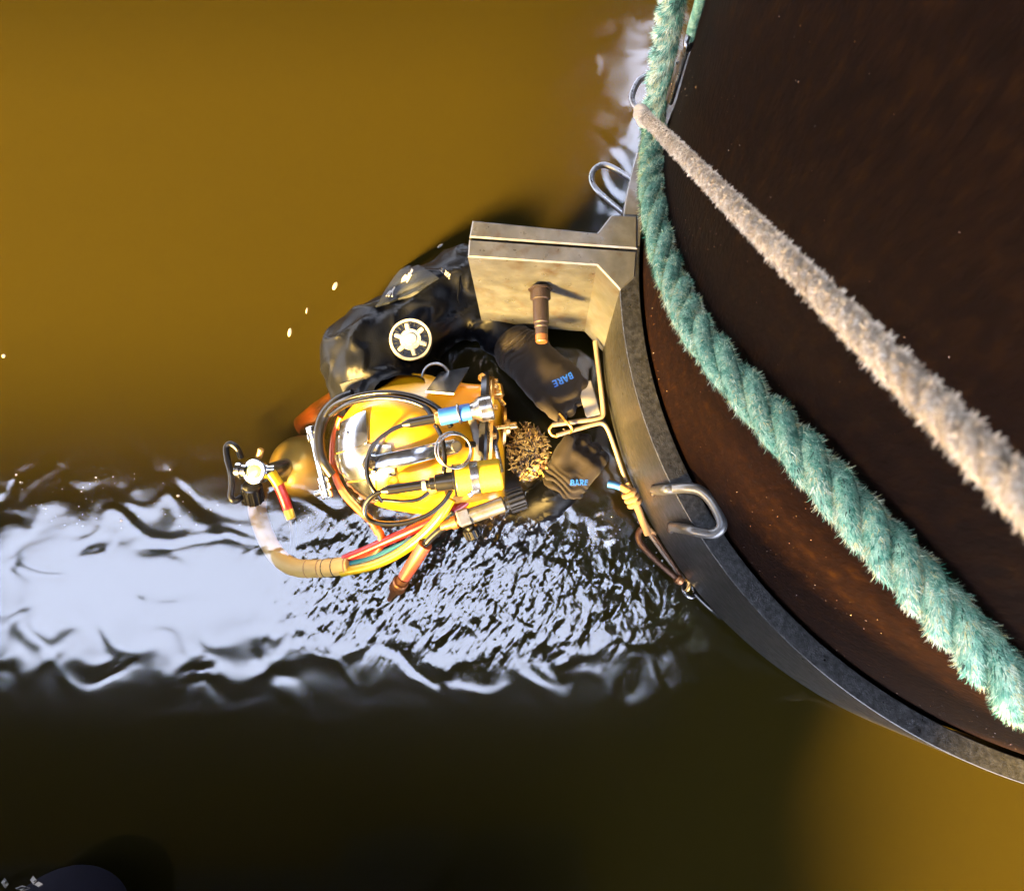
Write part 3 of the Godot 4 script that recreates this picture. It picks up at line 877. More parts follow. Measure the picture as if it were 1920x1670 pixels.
func helmet() -> void:
	hc = at(764, 838, 0.105)
	var h := thing("diving_helmet", "bright yellow commercial diving helmet with chrome plates, lamp, cables and brass face port", "diving helmet", hc - Vector3(0, 0.15, 0))
	var b := Buf.new()
	nets(b, shell_at, hc - Vector3(0.2, 0.17, 0.21), hc + Vector3(0.26, 0.18, 0.19), 0.0058)
	obj("shell", b, M.yellow, h)
	var f := shell_at
	# polished plates at the back of the crown
	var p1 := patch("rear_plate", f, [Vector2(634, 796), Vector2(676, 776), Vector2(690, 831), Vector2(630, 850)], 0.004, M.chrome, h)
	var p1b := patch("rear_plate", f, [Vector2(669, 780), Vector2(688, 772), Vector2(692, 828), Vector2(684, 833)], 0.006, M.chrome, h, 3, 8)
	var p2 := patch("rear_plate", f, [Vector2(630, 853), Vector2(688, 832), Vector2(706, 894), Vector2(644, 902)], 0.005, M.chrome, h)
	var p3 := patch("rear_plate", f, [Vector2(688, 832), Vector2(734, 835), Vector2(742, 888), Vector2(704, 897)], 0.0065, M.chrome, h)
	var p4 := patch("rear_plate", f, [Vector2(645, 904), Vector2(704, 897), Vector2(708, 940), Vector2(668, 950)], 0.004, M.chrome, h)
	for q in [[653, 813, p1], [678, 931, p4]]:
		var s := on(f, q[0], q[1], 0.005)
		screw(s, grad(f, s), 0.006, M.steel, q[2])
	# carrying strap bar over the crown
	var a := on(f, 702, 868, 0.016)
	var c := on(f, 848, 836, 0.02)
	var mid := (a + c) / 2
	var nn := grad(f, mid, 0.01)
	var bar := Buf.new()
	var hump := []
	for k in 9: hump.append(on(f, lerpf(702, 848, k / 8.0), lerpf(868, 836, k / 8.0), 0.0145))
	a = hump[0]
	c = hump[8]
	bar.tube(spline(hump, 4), 0.0185, 0.0165, 16, false, true, 0.24)
	bar.lathe(a - nn * 0.0035, nn, [[-0.006, 0.0205], [0.0075, 0.0205], [0.0085, 0.019], [0.0085, 0.0]], 28)
	var bo := obj("carrying_bar", bar, M.chrome, h)
	turned("rivet", a + nn * 0.004, nn, [[0.0, 0.0115], [0.004, 0.011], [0.0045, 0.007], [0.007, 0.0065], [0.008, 0.004], [0.008, 0.0]], M.brass, bo, 20)
	turned("stud", c - nn * 0.02, nn, [[0.0, 0.012], [0.03, 0.012], [0.032, 0.01], [0.032, 0.0]], M.steel, bo, 16)
	# split rings
	hoop("split_ring", at(849, 843, 0.292), Vector3(0.3, 1, 0.15), 0.0365, 0.0022, M.steel, h)
	hoop("split_ring", at(853, 846, 0.297), Vector3(0.42, 1, 0.05), 0.0355, 0.0022, M.steel, h)
	# clear band and dark buckle by the rings
	var bd := Buf.new()
	var bp := PackedVector3Array()
	for q in [[880, 790], [888, 815], [892, 845], [890, 868]]: bp.append(on(f, q[0], q[1], 0.012))
	bd.tube(spline(Array(bp), 5), 0.009, 0.009, 8, false, true, 0.25)
	var band := obj("band", bd, M.pale, h)
	var bk := Buf.new()
	bk.box(Transform3D(frame_of(grad(f, bp[2], 0.01), Vector3.RIGHT), at(882, 833, bp[2].y + 0.012)), Vector3(0.022, 0.014, 0.014), 0.003)
	obj("buckle", bk, M.rubber, band)
	# camera: blue taped body, steel bell, black cable boot
	var ca := at(765, 794, 0.285)
	var cb := at(924, 763, 0.285)
	var cd := (cb - ca).normalized()
	var cl := ca.distance_to(cb)
	var cam := turned("helmet_camera", ca, cd, [[cl * 0.37, 0.0], [cl * 0.37, 0.0165], [cl * 0.375, 0.0175], [cl * 0.74, 0.0175], [cl * 0.74, 0.0]], M.blue, h, 24)
	cam.set_meta("label", "blue taped camera tube with a flared steel bell")
	turned("steel_bell", ca, cd, [[cl * 0.74, 0.016], [cl * 0.78, 0.0185], [cl * 0.85, 0.0265], [cl * 0.86, 0.027], [cl * 0.99, 0.027], [cl, 0.026], [cl, 0.023], [cl * 0.9, 0.019], [cl * 0.9, 0.0]], M.steel, cam, 32)
	turned("end_cap", ca, cd, [[cl * 0.32, 0.0], [cl * 0.32, 0.012], [cl * 0.33, 0.0135], [cl * 0.37, 0.0135]], M.brass, cam, 20)
	turned("cable_boot", ca, cd, [[-0.012, 0.0055], [0.0, 0.0095], [0.004, 0.0105], [cl * 0.32, 0.0105], [cl * 0.33, 0.009]], M.rubber, cam, 16)
	hoop("clamp_band", ca + cd * cl * 0.6, cd, 0.0188, 0.003, M.steel, cam)
	# lamp: yellow barrel, steel worm clamp, black connector and boot
	var la := at(724, 919, 0.265)
	var lb := at(940, 888, 0.255)
	var ld := (lb - la).normalized()
	var ll := la.distance_to(lb)
	var lamp := turned("helmet_lamp", la, ld, [[ll * 0.6, 0.0], [ll * 0.6, 0.032], [ll * 0.615, 0.0335], [ll * 0.985, 0.0335], [ll, 0.031], [ll, 0.0]], M.lamp_yellow, h, 32)
	turned("connector", la, ld, [[ll * 0.32, 0.0095], [ll * 0.37, 0.0095], [ll * 0.38, 0.0135], [ll * 0.42, 0.0135], [ll * 0.43, 0.0185], [ll * 0.53, 0.0195], [ll * 0.58, 0.0195], [ll * 0.585, 0.034], [ll * 0.602, 0.034], [ll * 0.605, 0.032]], M.rubber, lamp, 24)
	turned("cable_boot", la, ld, [[-0.01, 0.006], [0.0, 0.0095], [0.004, 0.011], [ll * 0.3, 0.011], [ll * 0.33, 0.0095]], M.rubber, lamp, 16)
	turned("locking_ring", la, ld, [[ll * 0.31, 0.0], [ll * 0.31, 0.0118], [ll * 0.345, 0.0118], [ll * 0.345, 0.0]], M.white, lamp, 16)
	var lc := la + ld * ll * 0.77
	var cp := turned("hose_clamp", lc - ld * 0.0085, ld, [[0.0, 0.034], [0.0, 0.0352], [0.017, 0.0352], [0.017, 0.034]], M.steel, lamp, 32)
	var cs := at(889, 917, lc.y + 0.012)
	var cw := Buf.new()
	cw.box(Transform3D(frame_of(Vector3.UP, ld), cs), Vector3(0.017, 0.012, 0.018), 0.002)
	cw.lathe(cs + Vector3(-0.012, 0, 0.012), Vector3(0.7, 0.1, -0.4), [[0.0, 0.0], [0.0, 0.007], [0.008, 0.007], [0.008, 0.005], [0.026, 0.0045], [0.026, 0.0]], 8)
	obj("clamp_screw", cw, M.steel, cp)
	# cables
	hose("cable", [[760, 795, 0.285], [735, 806, 0.284], [709, 824, 0.28], [692, 850, 0.275], [687, 880, 0.27], [693, 906, 0.266], [706, 926, 0.258], [716, 940, 0.24]], 0.0052, M.cable, h)
	hose("cable", [[722, 919, 0.264], [700, 928, 0.26], [686, 944, 0.25], [684, 962, 0.24], [695, 976, 0.23], [720, 982, 0.225], [760, 980, 0.225], [800, 966, 0.23], [830, 943, 0.235], [846, 918, 0.235]], 0.0058, M.cable, h)
	hose("cable", [[704, 936, 0.24], [728, 938, 0.242], [757, 940, 0.245], [785, 936, 0.247], [804, 922, 0.247]], 0.0046, M.cable, h)
	hose("cable", [[812, 786, 0.268], [800, 766, 0.268], [770, 752, 0.266], [730, 746, 0.26], [690, 748, 0.245], [650, 758, 0.215], [620, 778, 0.17]], 0.0058, M.cable, h)
	hose("cable", [[846, 800, 0.262], [826, 770, 0.262], [790, 748, 0.262], [745, 737, 0.256], [700, 737, 0.245], [655, 746, 0.22], [622, 762, 0.18], [604, 790, 0.14]], 0.0062, M.cable, h)
	hose("cable", [[838, 925, 0.2], [832, 890, 0.262], [834, 860, 0.268], [828, 820, 0.268], [815, 796, 0.268]], 0.0052, M.cable, h)
	var yoke := Buf.new()
	yoke.tube(spline(pts([[662, 742, 0.17], [632, 754, 0.16], [610, 776, 0.15], [599, 805, 0.15], [599, 838, 0.15], [606, 866, 0.15], [622, 890, 0.14]]), 8), 0.0165, 0.0115, 14, false, true, 0.7)
	obj("neck_yoke", yoke, M.rubber, h)
	# chrome locking rod behind the neck, with a hinge nut at each end
	var ra := at(583, 803, 0.14)
	var rb := at(614, 934, 0.13)
	var rd := (rb - ra).normalized()
	var rl := ra.distance_to(rb)
	var rod := turned("locking_rod", ra, rd, [[0.0, 0.0], [0.0, 0.009], [rl, 0.009], [rl, 0.0]], M.chrome, h, 16)
	for q in [[0.0, 0.013], [0.1, 0.0155], [0.72, 0.0135], [0.82, 0.016], [0.93, 0.013]]:
		var nt := Buf.new()
		nt.lathe(ra + rd * rl * q[0], rd, [[-0.004, 0.0], [-0.004, q[1] - 0.002], [-0.002, q[1]], [0.01, q[1]], [0.012, q[1] - 0.002], [0.012, 0.0]], 6 if q[1] > 0.014 else 14)
		obj("nut", nt, M.chrome, rod)
	turned("pin", at(597, 924, 0.13), at(616, 918, 0.13) - at(597, 924, 0.13), [[-0.008, 0.0], [-0.008, 0.008], [0.024, 0.008], [0.024, 0.0]], M.chrome, rod, 12)
	# orange neck clamp rim
	hose("neck_ring", [[640, 782, 0.14], [628, 815, 0.12], [624, 850, 0.11], [628, 890, 0.105], [645, 925, 0.1], [672, 955, 0.1], [697, 978, 0.1], [709, 1000, 0.085]], 0.0085, M.orange, h)
	# upper plate and D ring on the near ear
	var sp := Buf.new()
	var sq := pts([[798, 733, 0.225], [824, 698, 0.15], [881, 687, 0.155], [851, 737, 0.232]])
	var su: Vector3 = (sq[1] - sq[0]).cross(sq[3] - sq[0]).normalized()
	if su.y < 0.0: su = -su
	sp.flat(sq, su)
	sp.flat(sq.map(func(p): return p - su * 0.004), -su)
	for k in 4: sp.flat([sq[k], sq[(k + 1) % 4], sq[(k + 1) % 4] - su * 0.004, sq[k] - su * 0.004], sq[k] - (sq[0] + sq[2]) / 2)
	obj("side_plate", sp, M.chrome, h)
	hoop("d_ring", at(817, 707, 0.15), Vector3(0.1, 1, 0.3), 0.031, 0.0033, M.steel, h)
	# face port: rubber seal, brass retaining ring, lugs, vent valve and nose-block knob
	var ax := Vector3(1, -0.08, 0.03).normalized()
	var po := at(909, 797, 0.1)
	turned("port_seal", po, ax, [[-0.012, 0.12], [0.0, 0.124], [0.006, 0.122], [0.006, 0.1], [0.0, 0.095]], M.rubber, h, 40)
	var port := turned("port_ring", po, ax, [[0.004, 0.085], [0.004, 0.113], [0.012, 0.115], [0.018, 0.112], [0.018, 0.085], [0.004, 0.085]], M.brass, h, 40)
	for k in 10:
		var g := TAU * k / 10.0 + 0.2
		var d := frame_of(ax, Vector3.UP)
		var o := po + (d.x * cos(g) + d.z * sin(g)) * 0.104
		turned("port_screw", o, ax, [[0.016, 0.007], [0.026, 0.007], [0.027, 0.005], [0.027, 0.0]], M.brass, port, 8)
	turned("face_glass", po, ax, [[0.006, 0.09], [0.008, 0.0]], M.rubber, port, 32)
	for q in [[901, 702, 0.15, 925, 735, 0.15], [912, 700, 0.14, 938, 790, 0.12], [925, 735, 0.15, 946, 760, 0.14]]:
		var lg := Buf.new()
		lg.tube(PackedVector3Array([at(q[0], q[1], q[2]), at((q[0] + q[3]) * 0.5, (q[1] + q[4]) * 0.5, (q[2] + q[5]) * 0.5), at(q[3], q[4], q[5])]), 0.0065, 0.006, 8)
		obj("port_lug", lg, M.brass, port)
	turned("lug_nut", at(930, 727, 0.155), Vector3(0.2, 0.2, 1), [[-0.004, 0.0], [-0.004, 0.016], [0.022, 0.016], [0.024, 0.013], [0.024, 0.0]], M.brass, port, 6)
	turned("lug_nut", at(903, 708, 0.16), Vector3(0.2, 1, 0.1), [[-0.004, 0.0], [-0.004, 0.009], [0.012, 0.009], [0.012, 0.0]], M.brass, port, 6)
	var vent := turned("vent_valve", at(940, 801, 0.11), ax, [[0.0, 0.0], [0.0, 0.045], [0.004, 0.048], [0.01, 0.046], [0.012, 0.02], [0.02, 0.018], [0.02, 0.0]], M.brass, h, 28)
	turned("vent_spindle", at(914, 804, 0.16), at(975, 796, 0.15) - at(914, 804, 0.16), [[0.0, 0.005], [0.05, 0.005], [0.05, 0.0085], [0.066, 0.0085], [0.067, 0.007], [0.067, 0.0]], M.brass, vent, 12)
	var oval := Buf.new()
	oval.ball(on(f, 909, 818, 0.0), Vector3(0.017, 0.012, 0.034), 10)
	obj("nose_block", oval, M.copper, h)
	hoop("nose_block_rim", on(f, 909, 818, 0.006), Vector3(0.3, 1, 0), 0.026, 0.005, M.rust_bolt, h)
	var chin := Buf.new()
	chin.tube(PackedVector3Array([at(918, 800, 0.16), at(930, 840, 0.165), at(940, 885, 0.16)]), 0.006, 0.006, 8, false, true, 0.4)
	obj("retainer_strip", chin, M.steel, h)
	# side block: supply valve with ribbed black knobs and brass elbow
	var sa := at(866, 972, 0.2)
	var sb := at(946, 944, 0.2)
	var sd := (sb - sa).normalized()
	var sn := sa.distance_to(sb)
	var side := Buf.new()
	side.lathe(sa, sd, [[0.0, 0.0], [0.0, 0.015], [0.003, 0.0175], [sn - 0.003, 0.0175], [sn, 0.015], [sn, 0.0]], 8)
	side.box(Transform3D(frame_of(Vector3.UP, sd), sa + sd * 0.006), Vector3(0.03, 0.034, 0.036), 0.004)
	var sv := obj("supply_valve", side, M.galv, h)
	for q in [[sb, sd, 0.025, 0.045, 16], [at(879, 984, 0.2), at(889, 1006, 0.185) - at(879, 984, 0.2), 0.018, 0.028, 12]]:
		var d: Vector3 = (q[1] as Vector3).normalized()
		var kn := turned("knob", q[0], d, [[0.0, 0.0], [0.002, q[2] * 0.6], [0.008, q[2] * 0.6], [0.009, q[2] * 0.9], [q[3], q[2] * 0.9], [q[3] + 0.003, q[2] * 0.75], [q[3] + 0.003, 0.0]], M.rubber, sv, 24)
		var rib := Buf.new()
		var fd := frame_of(d, Vector3.UP)
		for k in q[4]:
			var g: float = TAU * k / q[4]
			var o: Vector3 = (fd.x * cos(g) + fd.z * sin(g)) * q[2] * 0.95
			rib.tube(PackedVector3Array([q[0] + d * 0.01 + o, q[0] + d * (q[3] * 0.5) + o, q[0] + d * (q[3] - 0.001) + o]), 0.0021, 0.0021, 6)
		var ro := obj("grip_ribs", rib, M.cable, kn)
	turned("brass_elbow", at(867, 974, 0.195), at(838, 984, 0.185) - at(867, 974, 0.195), [[0.0, 0.011], [0.012, 0.011], [0.012, 0.0145], [0.026, 0.0145], [0.026, 0.011], [0.05, 0.0105], [0.05, 0.0]], M.copper, sv, 8)
	hose("inlet_hose", [[842, 983, 0.185], [825, 993, 0.18], [808, 1008, 0.17], [796, 1022, 0.16]], 0.0085, M.rubber, sv)

func tank() -> void:
	var v := at(478, 884, 0.05)
	var o := at(534, 872, -0.035)
	var t := thing("bailout_cylinder", "yellow bailout gas cylinder under the murky water with chrome valve and taped hose", "gas cylinder", o)
	var ax := Vector3(0.25, -1.0, -0.05).normalized()
	var sh := Buf.new()
	sh.ball(o + ax * 0.088, Vector3.ONE * 0.0885, 16)
	sh.lathe(o + ax * 0.088, ax, [[0.0, 0.0885], [0.42, 0.0885], [0.46, 0.075], [0.47, 0.0]], 40)
	obj("cylinder", sh, M.tank, t)
	var nk := Buf.new()
	nk.tube(spline([v - Vector3(0, 0.012, 0), v + Vector3(0.015, -0.03, 0), o + ax * 0.02], 6), 0.018, 0.024, 16)
	obj("neck", nk, M.chrome, t)
	var vd := Vector3(-0.12, 1, 0.05).normalized()
	var vb := turned("valve", v - vd * 0.035, vd, [[0.0, 0.018], [0.01, 0.027], [0.03, 0.03], [0.04, 0.03], [0.042, 0.027], [0.042, 0.02], [0.038, 0.019], [0.038, 0.0]], M.chrome, t, 28)
	turned("pressure_window", v - vd * 0.035, vd, [[0.038, 0.017], [0.042, 0.0165], [0.0445, 0.011], [0.045, 0.0]], M.glass, vb, 24)
	turned("outlet", v, at(440, 880, 0.04) - v, [[0.02, 0.016], [0.034, 0.016], [0.034, 0.02], [0.046, 0.02], [0.048, 0.017], [0.048, 0.0]], M.chrome, vb, 20)
	turned("outlet", v, at(512, 880, 0.04) - v, [[0.02, 0.014], [0.03, 0.014], [0.03, 0.011], [0.044, 0.011], [0.044, 0.0]], M.chrome, vb, 16)
	var bleed := turned("bleed_screw", at(487, 850, 0.045), Vector3(0.3, 0.4, -0.6), [[-0.01, 0.0], [-0.01, 0.008], [0.012, 0.008], [0.013, 0.006], [0.013, 0.0]], M.brass, vb, 8)
	var kd := (at(478, 945, -0.02) - at(470, 912, 0.03)).normalized()
	var ko := at(470, 910, 0.03)
	var kb := turned("handwheel", ko, kd, [[0.0, 0.0], [0.0, 0.02], [0.003, 0.0235], [0.05, 0.0235], [0.053, 0.02], [0.053, 0.0]], M.rubber, vb, 24)
	for k in 12:
		var g := TAU * k / 12.0
		var fd := frame_of(kd, Vector3.UP)
		var e := (fd.x * cos(g) + fd.z * sin(g)) * 0.0235
		var rb := Buf.new()
		rb.tube(PackedVector3Array([ko + kd * 0.004 + e, ko + kd * 0.026 + e, ko + kd * 0.049 + e]), 0.003, 0.003, 6)
		obj("grip_rib", rb, M.rubber, kb)
	var gd := Buf.new()
	gd.tube(spline(pts([[452, 858, 0.02], [444, 840, 0.035], [432, 832, 0.04], [424, 840, 0.04], [426, 862, 0.045], [432, 885, 0.05], [434, 910, 0.045], [432, 930, 0.04], [440, 939, 0.035], [452, 932, 0.02]]), 6), 0.0078, 0.0078, 10)
	obj("valve_guard", gd, M.rubber, t)
	# low pressure hose wrapped with bands of tape
	var path := spline(pts([[507, 886, 0.04], [520, 905, 0.03], [530, 928, 0.012], [538, 950, -0.002], [546, 973, -0.006]]), 8)
	var mats := [M.hose_yellow, M.red, M.red, M.hose_yellow]
	var cut := [0, 9, 18, 26, 32]
	for k in 4:
		var b := Buf.new()
		b.tube(path.slice(cut[k], cut[k + 1] + 1), 0.0135 - k * 0.0004, 0.013 - k * 0.0004, 14)
		obj("hose_tape", b, mats[k], t)
	var tail := Buf.new()
	tail.tube(spline(pts([[546, 973, -0.006], [550, 1000, -0.03], [548, 1035, -0.07], [540, 1070, -0.14]]), 6), 0.008, 0.008, 10)
	obj("hose", tail, M.rubber, t)

func umbilical() -> void:
	var u := thing("umbilical", "diver's umbilical: red, teal, yellow and orange hoses gathered into one cream wrapped line", "hose bundle", at(650, 1050, 0.0))
	hose("hose", [[888, 928, 0.13], [862, 948, 0.14], [825, 968, 0.135], [775, 992, 0.12], [725, 1014, 0.09], [680, 1034, 0.06], [645, 1048, 0.04]], 0.0105, M.red, u).set_meta("label", "red hose")
	hose("hose", [[846, 936, 0.2], [830, 962, 0.19], [808, 988, 0.17], [775, 1018, 0.14], [735, 1044, 0.1], [690, 1062, 0.065], [640, 1072, 0.04]], 0.0112, M.hose_yellow, u).set_meta("label", "yellow hose")
	hose("hose", [[852, 965, 0.15], [815, 995, 0.135], [775, 1014, 0.115], [735, 1032, 0.085], [690, 1050, 0.055], [645, 1060, 0.035]], 0.011, M.teal, u).set_meta("label", "teal hose")
	hose("hose", [[700, 985, 0.09], [713, 1000, 0.09], [714, 1020, 0.08], [704, 1036, 0.065], [680, 1046, 0.05], [648, 1056, 0.035]], 0.0085, M.orange, u).set_meta("label", "orange hose")
	var wrap := hose("wrapped_line", [[656, 1059, 0.042], [620, 1064, 0.026], [585, 1066, 0.013], [555, 1064, 0.0], [528, 1050, -0.014], [506, 1022, -0.03], [490, 985, -0.05], [482, 945, -0.075], [500, 900, -0.12], [560, 850, -0.2]], 0.021, M.cream, u, 0.023, 16, 10)
	for q in [[650, 1060, 0.04], [627, 1063.5, 0.0285], [609, 1065, 0.021], [600, 1065.5, 0.0185], [577, 1066, 0.0095]]:
		hoop("binding", at(q[0], q[1], q[2]), at(620, 1064, 0.026) - at(600, 1066, 0.019), 0.0205, 0.0018, M.rubber if q[0] > 605 and q[0] < 640 else M.tan, wrap)
	var he := thing("hose_end", "orange sleeved black hose end with a brass coupling hanging into the water", "hose", at(760, 1080, 0.05))
	hose("hose", [[798, 1019, 0.165], [792, 1028, 0.16]], 0.0088, M.rubber, he)
	hose("sleeve", [[797, 1020, 0.162], [782, 1044, 0.14], [768, 1066, 0.115], [758, 1082, 0.1]], 0.0165, M.sleeve, he, 0.0145, 16)
	var fa := at(757, 1083, 0.1)
	var fd := (at(722, 1135, -0.01) - fa).normalized()
	turned("coupling", fa, fd, [[0.0, 0.0], [0.0, 0.0125], [0.018, 0.0125], [0.018, 0.0165], [0.024, 0.0185], [0.03, 0.0165], [0.042, 0.0165], [0.042, 0.0185], [0.052, 0.0185], [0.055, 0.015], [0.055, 0.0]], M.copper, he, 20)
	turned("spigot", fa + fd * 0.055, fd, [[0.0, 0.009], [0.03, 0.0085], [0.03, 0.006], [0.055, 0.0055], [0.055, 0.0]], M.copper, he, 16)

func tackle() -> void:
	# bent wire rods that the diver works with
	var r1 := thing("bent_rod", "pale bent steel rod hanging down along the inside of the collar to the upper glove", "rod", at(1125, 650, 0.1))
	var b := Buf.new()
	b.tube(spline(pts([[1116, 640, 0.11], [1121, 680, 0.115], [1126, 720, 0.118], [1131, 765, 0.118], [1130, 779, 0.118], [1119, 785, 0.12], [1090, 789, 0.125], [1060, 793, 0.13], [1036, 796, 0.13]]), 8), 0.0058, 0.0058, 10)
	obj("rod", b, M.rod, r1)
	var r2 := thing("bent_rod", "pale bent steel rod running from between the gloves down to the rusty snap hook", "rod", at(1130, 795, 0.12))
	b = Buf.new()
	b.tube(spline(pts([[1044, 816, 0.125], [1080, 805, 0.125], [1115, 795, 0.122], [1130, 794, 0.12], [1140, 806, 0.118], [1152, 838, 0.112], [1168, 885, 0.1], [1186, 930, 0.085], [1203, 975, 0.07], [1225, 1010, 0.06], [1252, 1048, 0.05], [1284, 1088, 0.04]]), 8), 0.0052, 0.0052, 10)
	obj("rod", b, M.rod, r2)
	var tie := thing("wire_tie", "thin wire tie twisted around the ends of the two bent rods", "wire", at(1065, 800, 0.13))
	b = Buf.new()
	b.tube(spline(pts([[1049, 776, 0.132], [1058, 786, 0.14], [1068, 797, 0.142], [1073, 806, 0.136], [1066, 812, 0.12], [1056, 804, 0.116]]), 6), 0.003, 0.003, 8)
	b.tube(spline(pts([[1036, 796, 0.13], [1030, 806, 0.125], [1036, 816, 0.12], [1046, 818, 0.125]]), 6), 0.0035, 0.0035, 8)
	obj("wire", b, M.brass, tie)
	var blk := thing("grey_plate", "small pale grey plate behind the bent rod inside the collar", "plate", at(1105, 745, 0.06))
	b = Buf.new()
	b.box(Transform3D(Basis(Vector3.UP, 0.25), at(1104, 748, 0.075)), Vector3(0.035, 0.01, 0.085), 0.002)
	obj("plate", b, M.pale, blk)
	# rope lashing with a taped end
	var l := thing("lashing_cord", "tan knotted cord with a blue taped end tying the rod to the snap hook", "cord", at(1190, 940, 0.08))
	hose("taped_end", [[1140, 907, 0.105], [1152, 909, 0.107], [1164, 913, 0.107]], 0.0085, M.blue, l)
	hose("cord", [[1163, 912, 0.107], [1172, 917, 0.112], [1183, 924, 0.115], [1190, 938, 0.11], [1199, 960, 0.095], [1207, 982, 0.08], [1215, 1002, 0.07]], 0.0082, M.tan, l)
	hose("cord", [[1176, 905, 0.11], [1184, 922, 0.105], [1196, 950, 0.09], [1212, 985, 0.075], [1228, 1002, 0.065]], 0.006, M.tan, l)
	for k in 3:
		hoop("knot_turn", at(1180 + k * 5, 925 + k * 9, 0.11 - k * 0.006), at(1207, 982, 0.08) - at(1183, 924, 0.115) + Vector3(0.015, 0.01, 0), 0.0125, 0.0066, M.tan, l)
	var s := thing("snap_hook", "long rusty steel snap hook lying against the lower part of the collar", "hook", at(1240, 1040, 0.05))
	hose("hook_body", [[1219, 992, 0.07], [1208, 989, 0.07], [1199, 996, 0.068], [1197, 1008, 0.066], [1204, 1022, 0.063], [1226, 1046, 0.055], [1250, 1068, 0.048], [1270, 1084, 0.042]], 0.0072, M.rusty, s)
	hose("gate", [[1219, 993, 0.07], [1232, 1012, 0.065], [1252, 1042, 0.055], [1276, 1078, 0.045]], 0.0042, M.rusty, s)
	turned("swivel", at(1268, 1082, 0.043), at(1290, 1100, 0.035) - at(1268, 1082, 0.043), [[0.0, 0.0], [0.0, 0.011], [0.008, 0.0125], [0.018, 0.009], [0.018, 0.0]], M.copper, s, 14)
	hoop("ring", at(1292, 1107, 0.03), Vector3(0.5, 0.7, -0.4), 0.017, 0.0042, M.steel, s)
	hose("ring", [[1286, 1086, 0.045], [1292, 1092, 0.05], [1290, 1104, 0.046], [1284, 1108, 0.036]], 0.0045, M.brass, s)
	hose("tether", [[1302, 1112, 0.03], [1325, 1135, 0.01], [1350, 1158, -0.03]], 0.0045, M.rubber, s)
	# chain hook caught behind the green rope at the top
	var c := thing("steel_hook", "bright steel hook bar standing between the green rope and the pile", "hook", at(1275, 140, 0.9))
	hose("bar", [[1257, 192, 0.86], [1266, 162, 0.9], [1277, 125, 0.93], [1289, 86, 0.96]], 0.0042, M.steel, c)
	hose("bar", [[1252, 186, 0.85], [1261, 155, 0.89], [1272, 118, 0.92]], 0.003, M.steel, c)
	hoop("ring", at(1292, 78, 0.965), Vector3(0.9, 0.3, 0.4), 0.0095, 0.0034, M.steel, c)
	hose("line", [[1294, 72, 0.965], [1300, 45, 0.99], [1309, 15, 1.02], [1317, -20, 1.05]], 0.0062, M.strand_green, c)
	var weed := thing("weed_clump", "clump of golden brown stringy weed between the helmet face and the gloves", "weed", at(990, 855, 0.03))
	var core := Buf.new()
	core.tinted = true
	core.tint = Color(0.018, 0.012, 0.008)
	var f := func(p: Vector3) -> float:
		var q := p - at(990, 862, 0.03)
		return Vector3(q.x / 0.038, q.y / 0.045, q.z / 0.052).length() * 0.045 - 0.045 + 0.012 * bump_noise.get_noise_3d(p.x * 4000.0, p.y * 4000.0, p.z * 4000.0)
	nets(core, f, at(990, 862, 0.03) - Vector3(0.07, 0.07, 0.085), at(990, 862, 0.03) + Vector3(0.07, 0.07, 0.085), 0.006)
	obj("core", core, M.weed, weed)
	var fr := Buf.new()
	fr.tinted = true
	for k in 520:
		var a := rng.randf_range(0, TAU)
		var r := sqrt(rng.randf())
		var p := at(990 + cos(a) * r * 38.0, 852 + sin(a) * r * 50.0, 0.0)
		p.y = 0.03 + 0.05 * sqrt(maxf(0.0, 1.0 - r * r)) + rng.randf_range(-0.01, 0.008)
		var q := PackedVector3Array([p])
		var d := Vector3(rng.randf_range(-1, 1), rng.randf_range(0.0, 1.0), rng.randf_range(-1, 1)).normalized()
		for sg in 4:
			p += d * rng.randf_range(0.0025, 0.0042)
			d = (d + Vector3(rng.randf_range(-1, 1), rng.randf_range(-0.7, 0.5), rng.randf_range(-1, 1)) * 0.75).normalized()
			q.append(p)
		var t := rng.randf()
		fr.tint = Color(0.8, 0.5, 0.12) * rng.randf_range(0.6, 1.0) if t < 0.62 else Color(0.12, 0.06, 0.02)
		fr.tube(q, rng.randf_range(0.0014, 0.0027), 0.001, 4, false, false)
	var fo := obj("strands", fr, M.weed, weed)
	fo.set_meta("kind", "stuff")
	# a dome of trapped air by the right glove
	var ab := thing("air_bubble", "large dark glassy air bubble rising beside the lower glove", "bubble", at(1130, 985, 0.0))
	b = Buf.new()
	b.ball(at(1132, 990, -0.008), Vector3(0.045, 0.03, 0.05), 16)
	var gm := mat(Color(1, 1, 1, 0.0), 0.02)
	gm.transparency = BaseMaterial3D.TRANSPARENCY_ALPHA
	obj("skin", b, gm, ab)

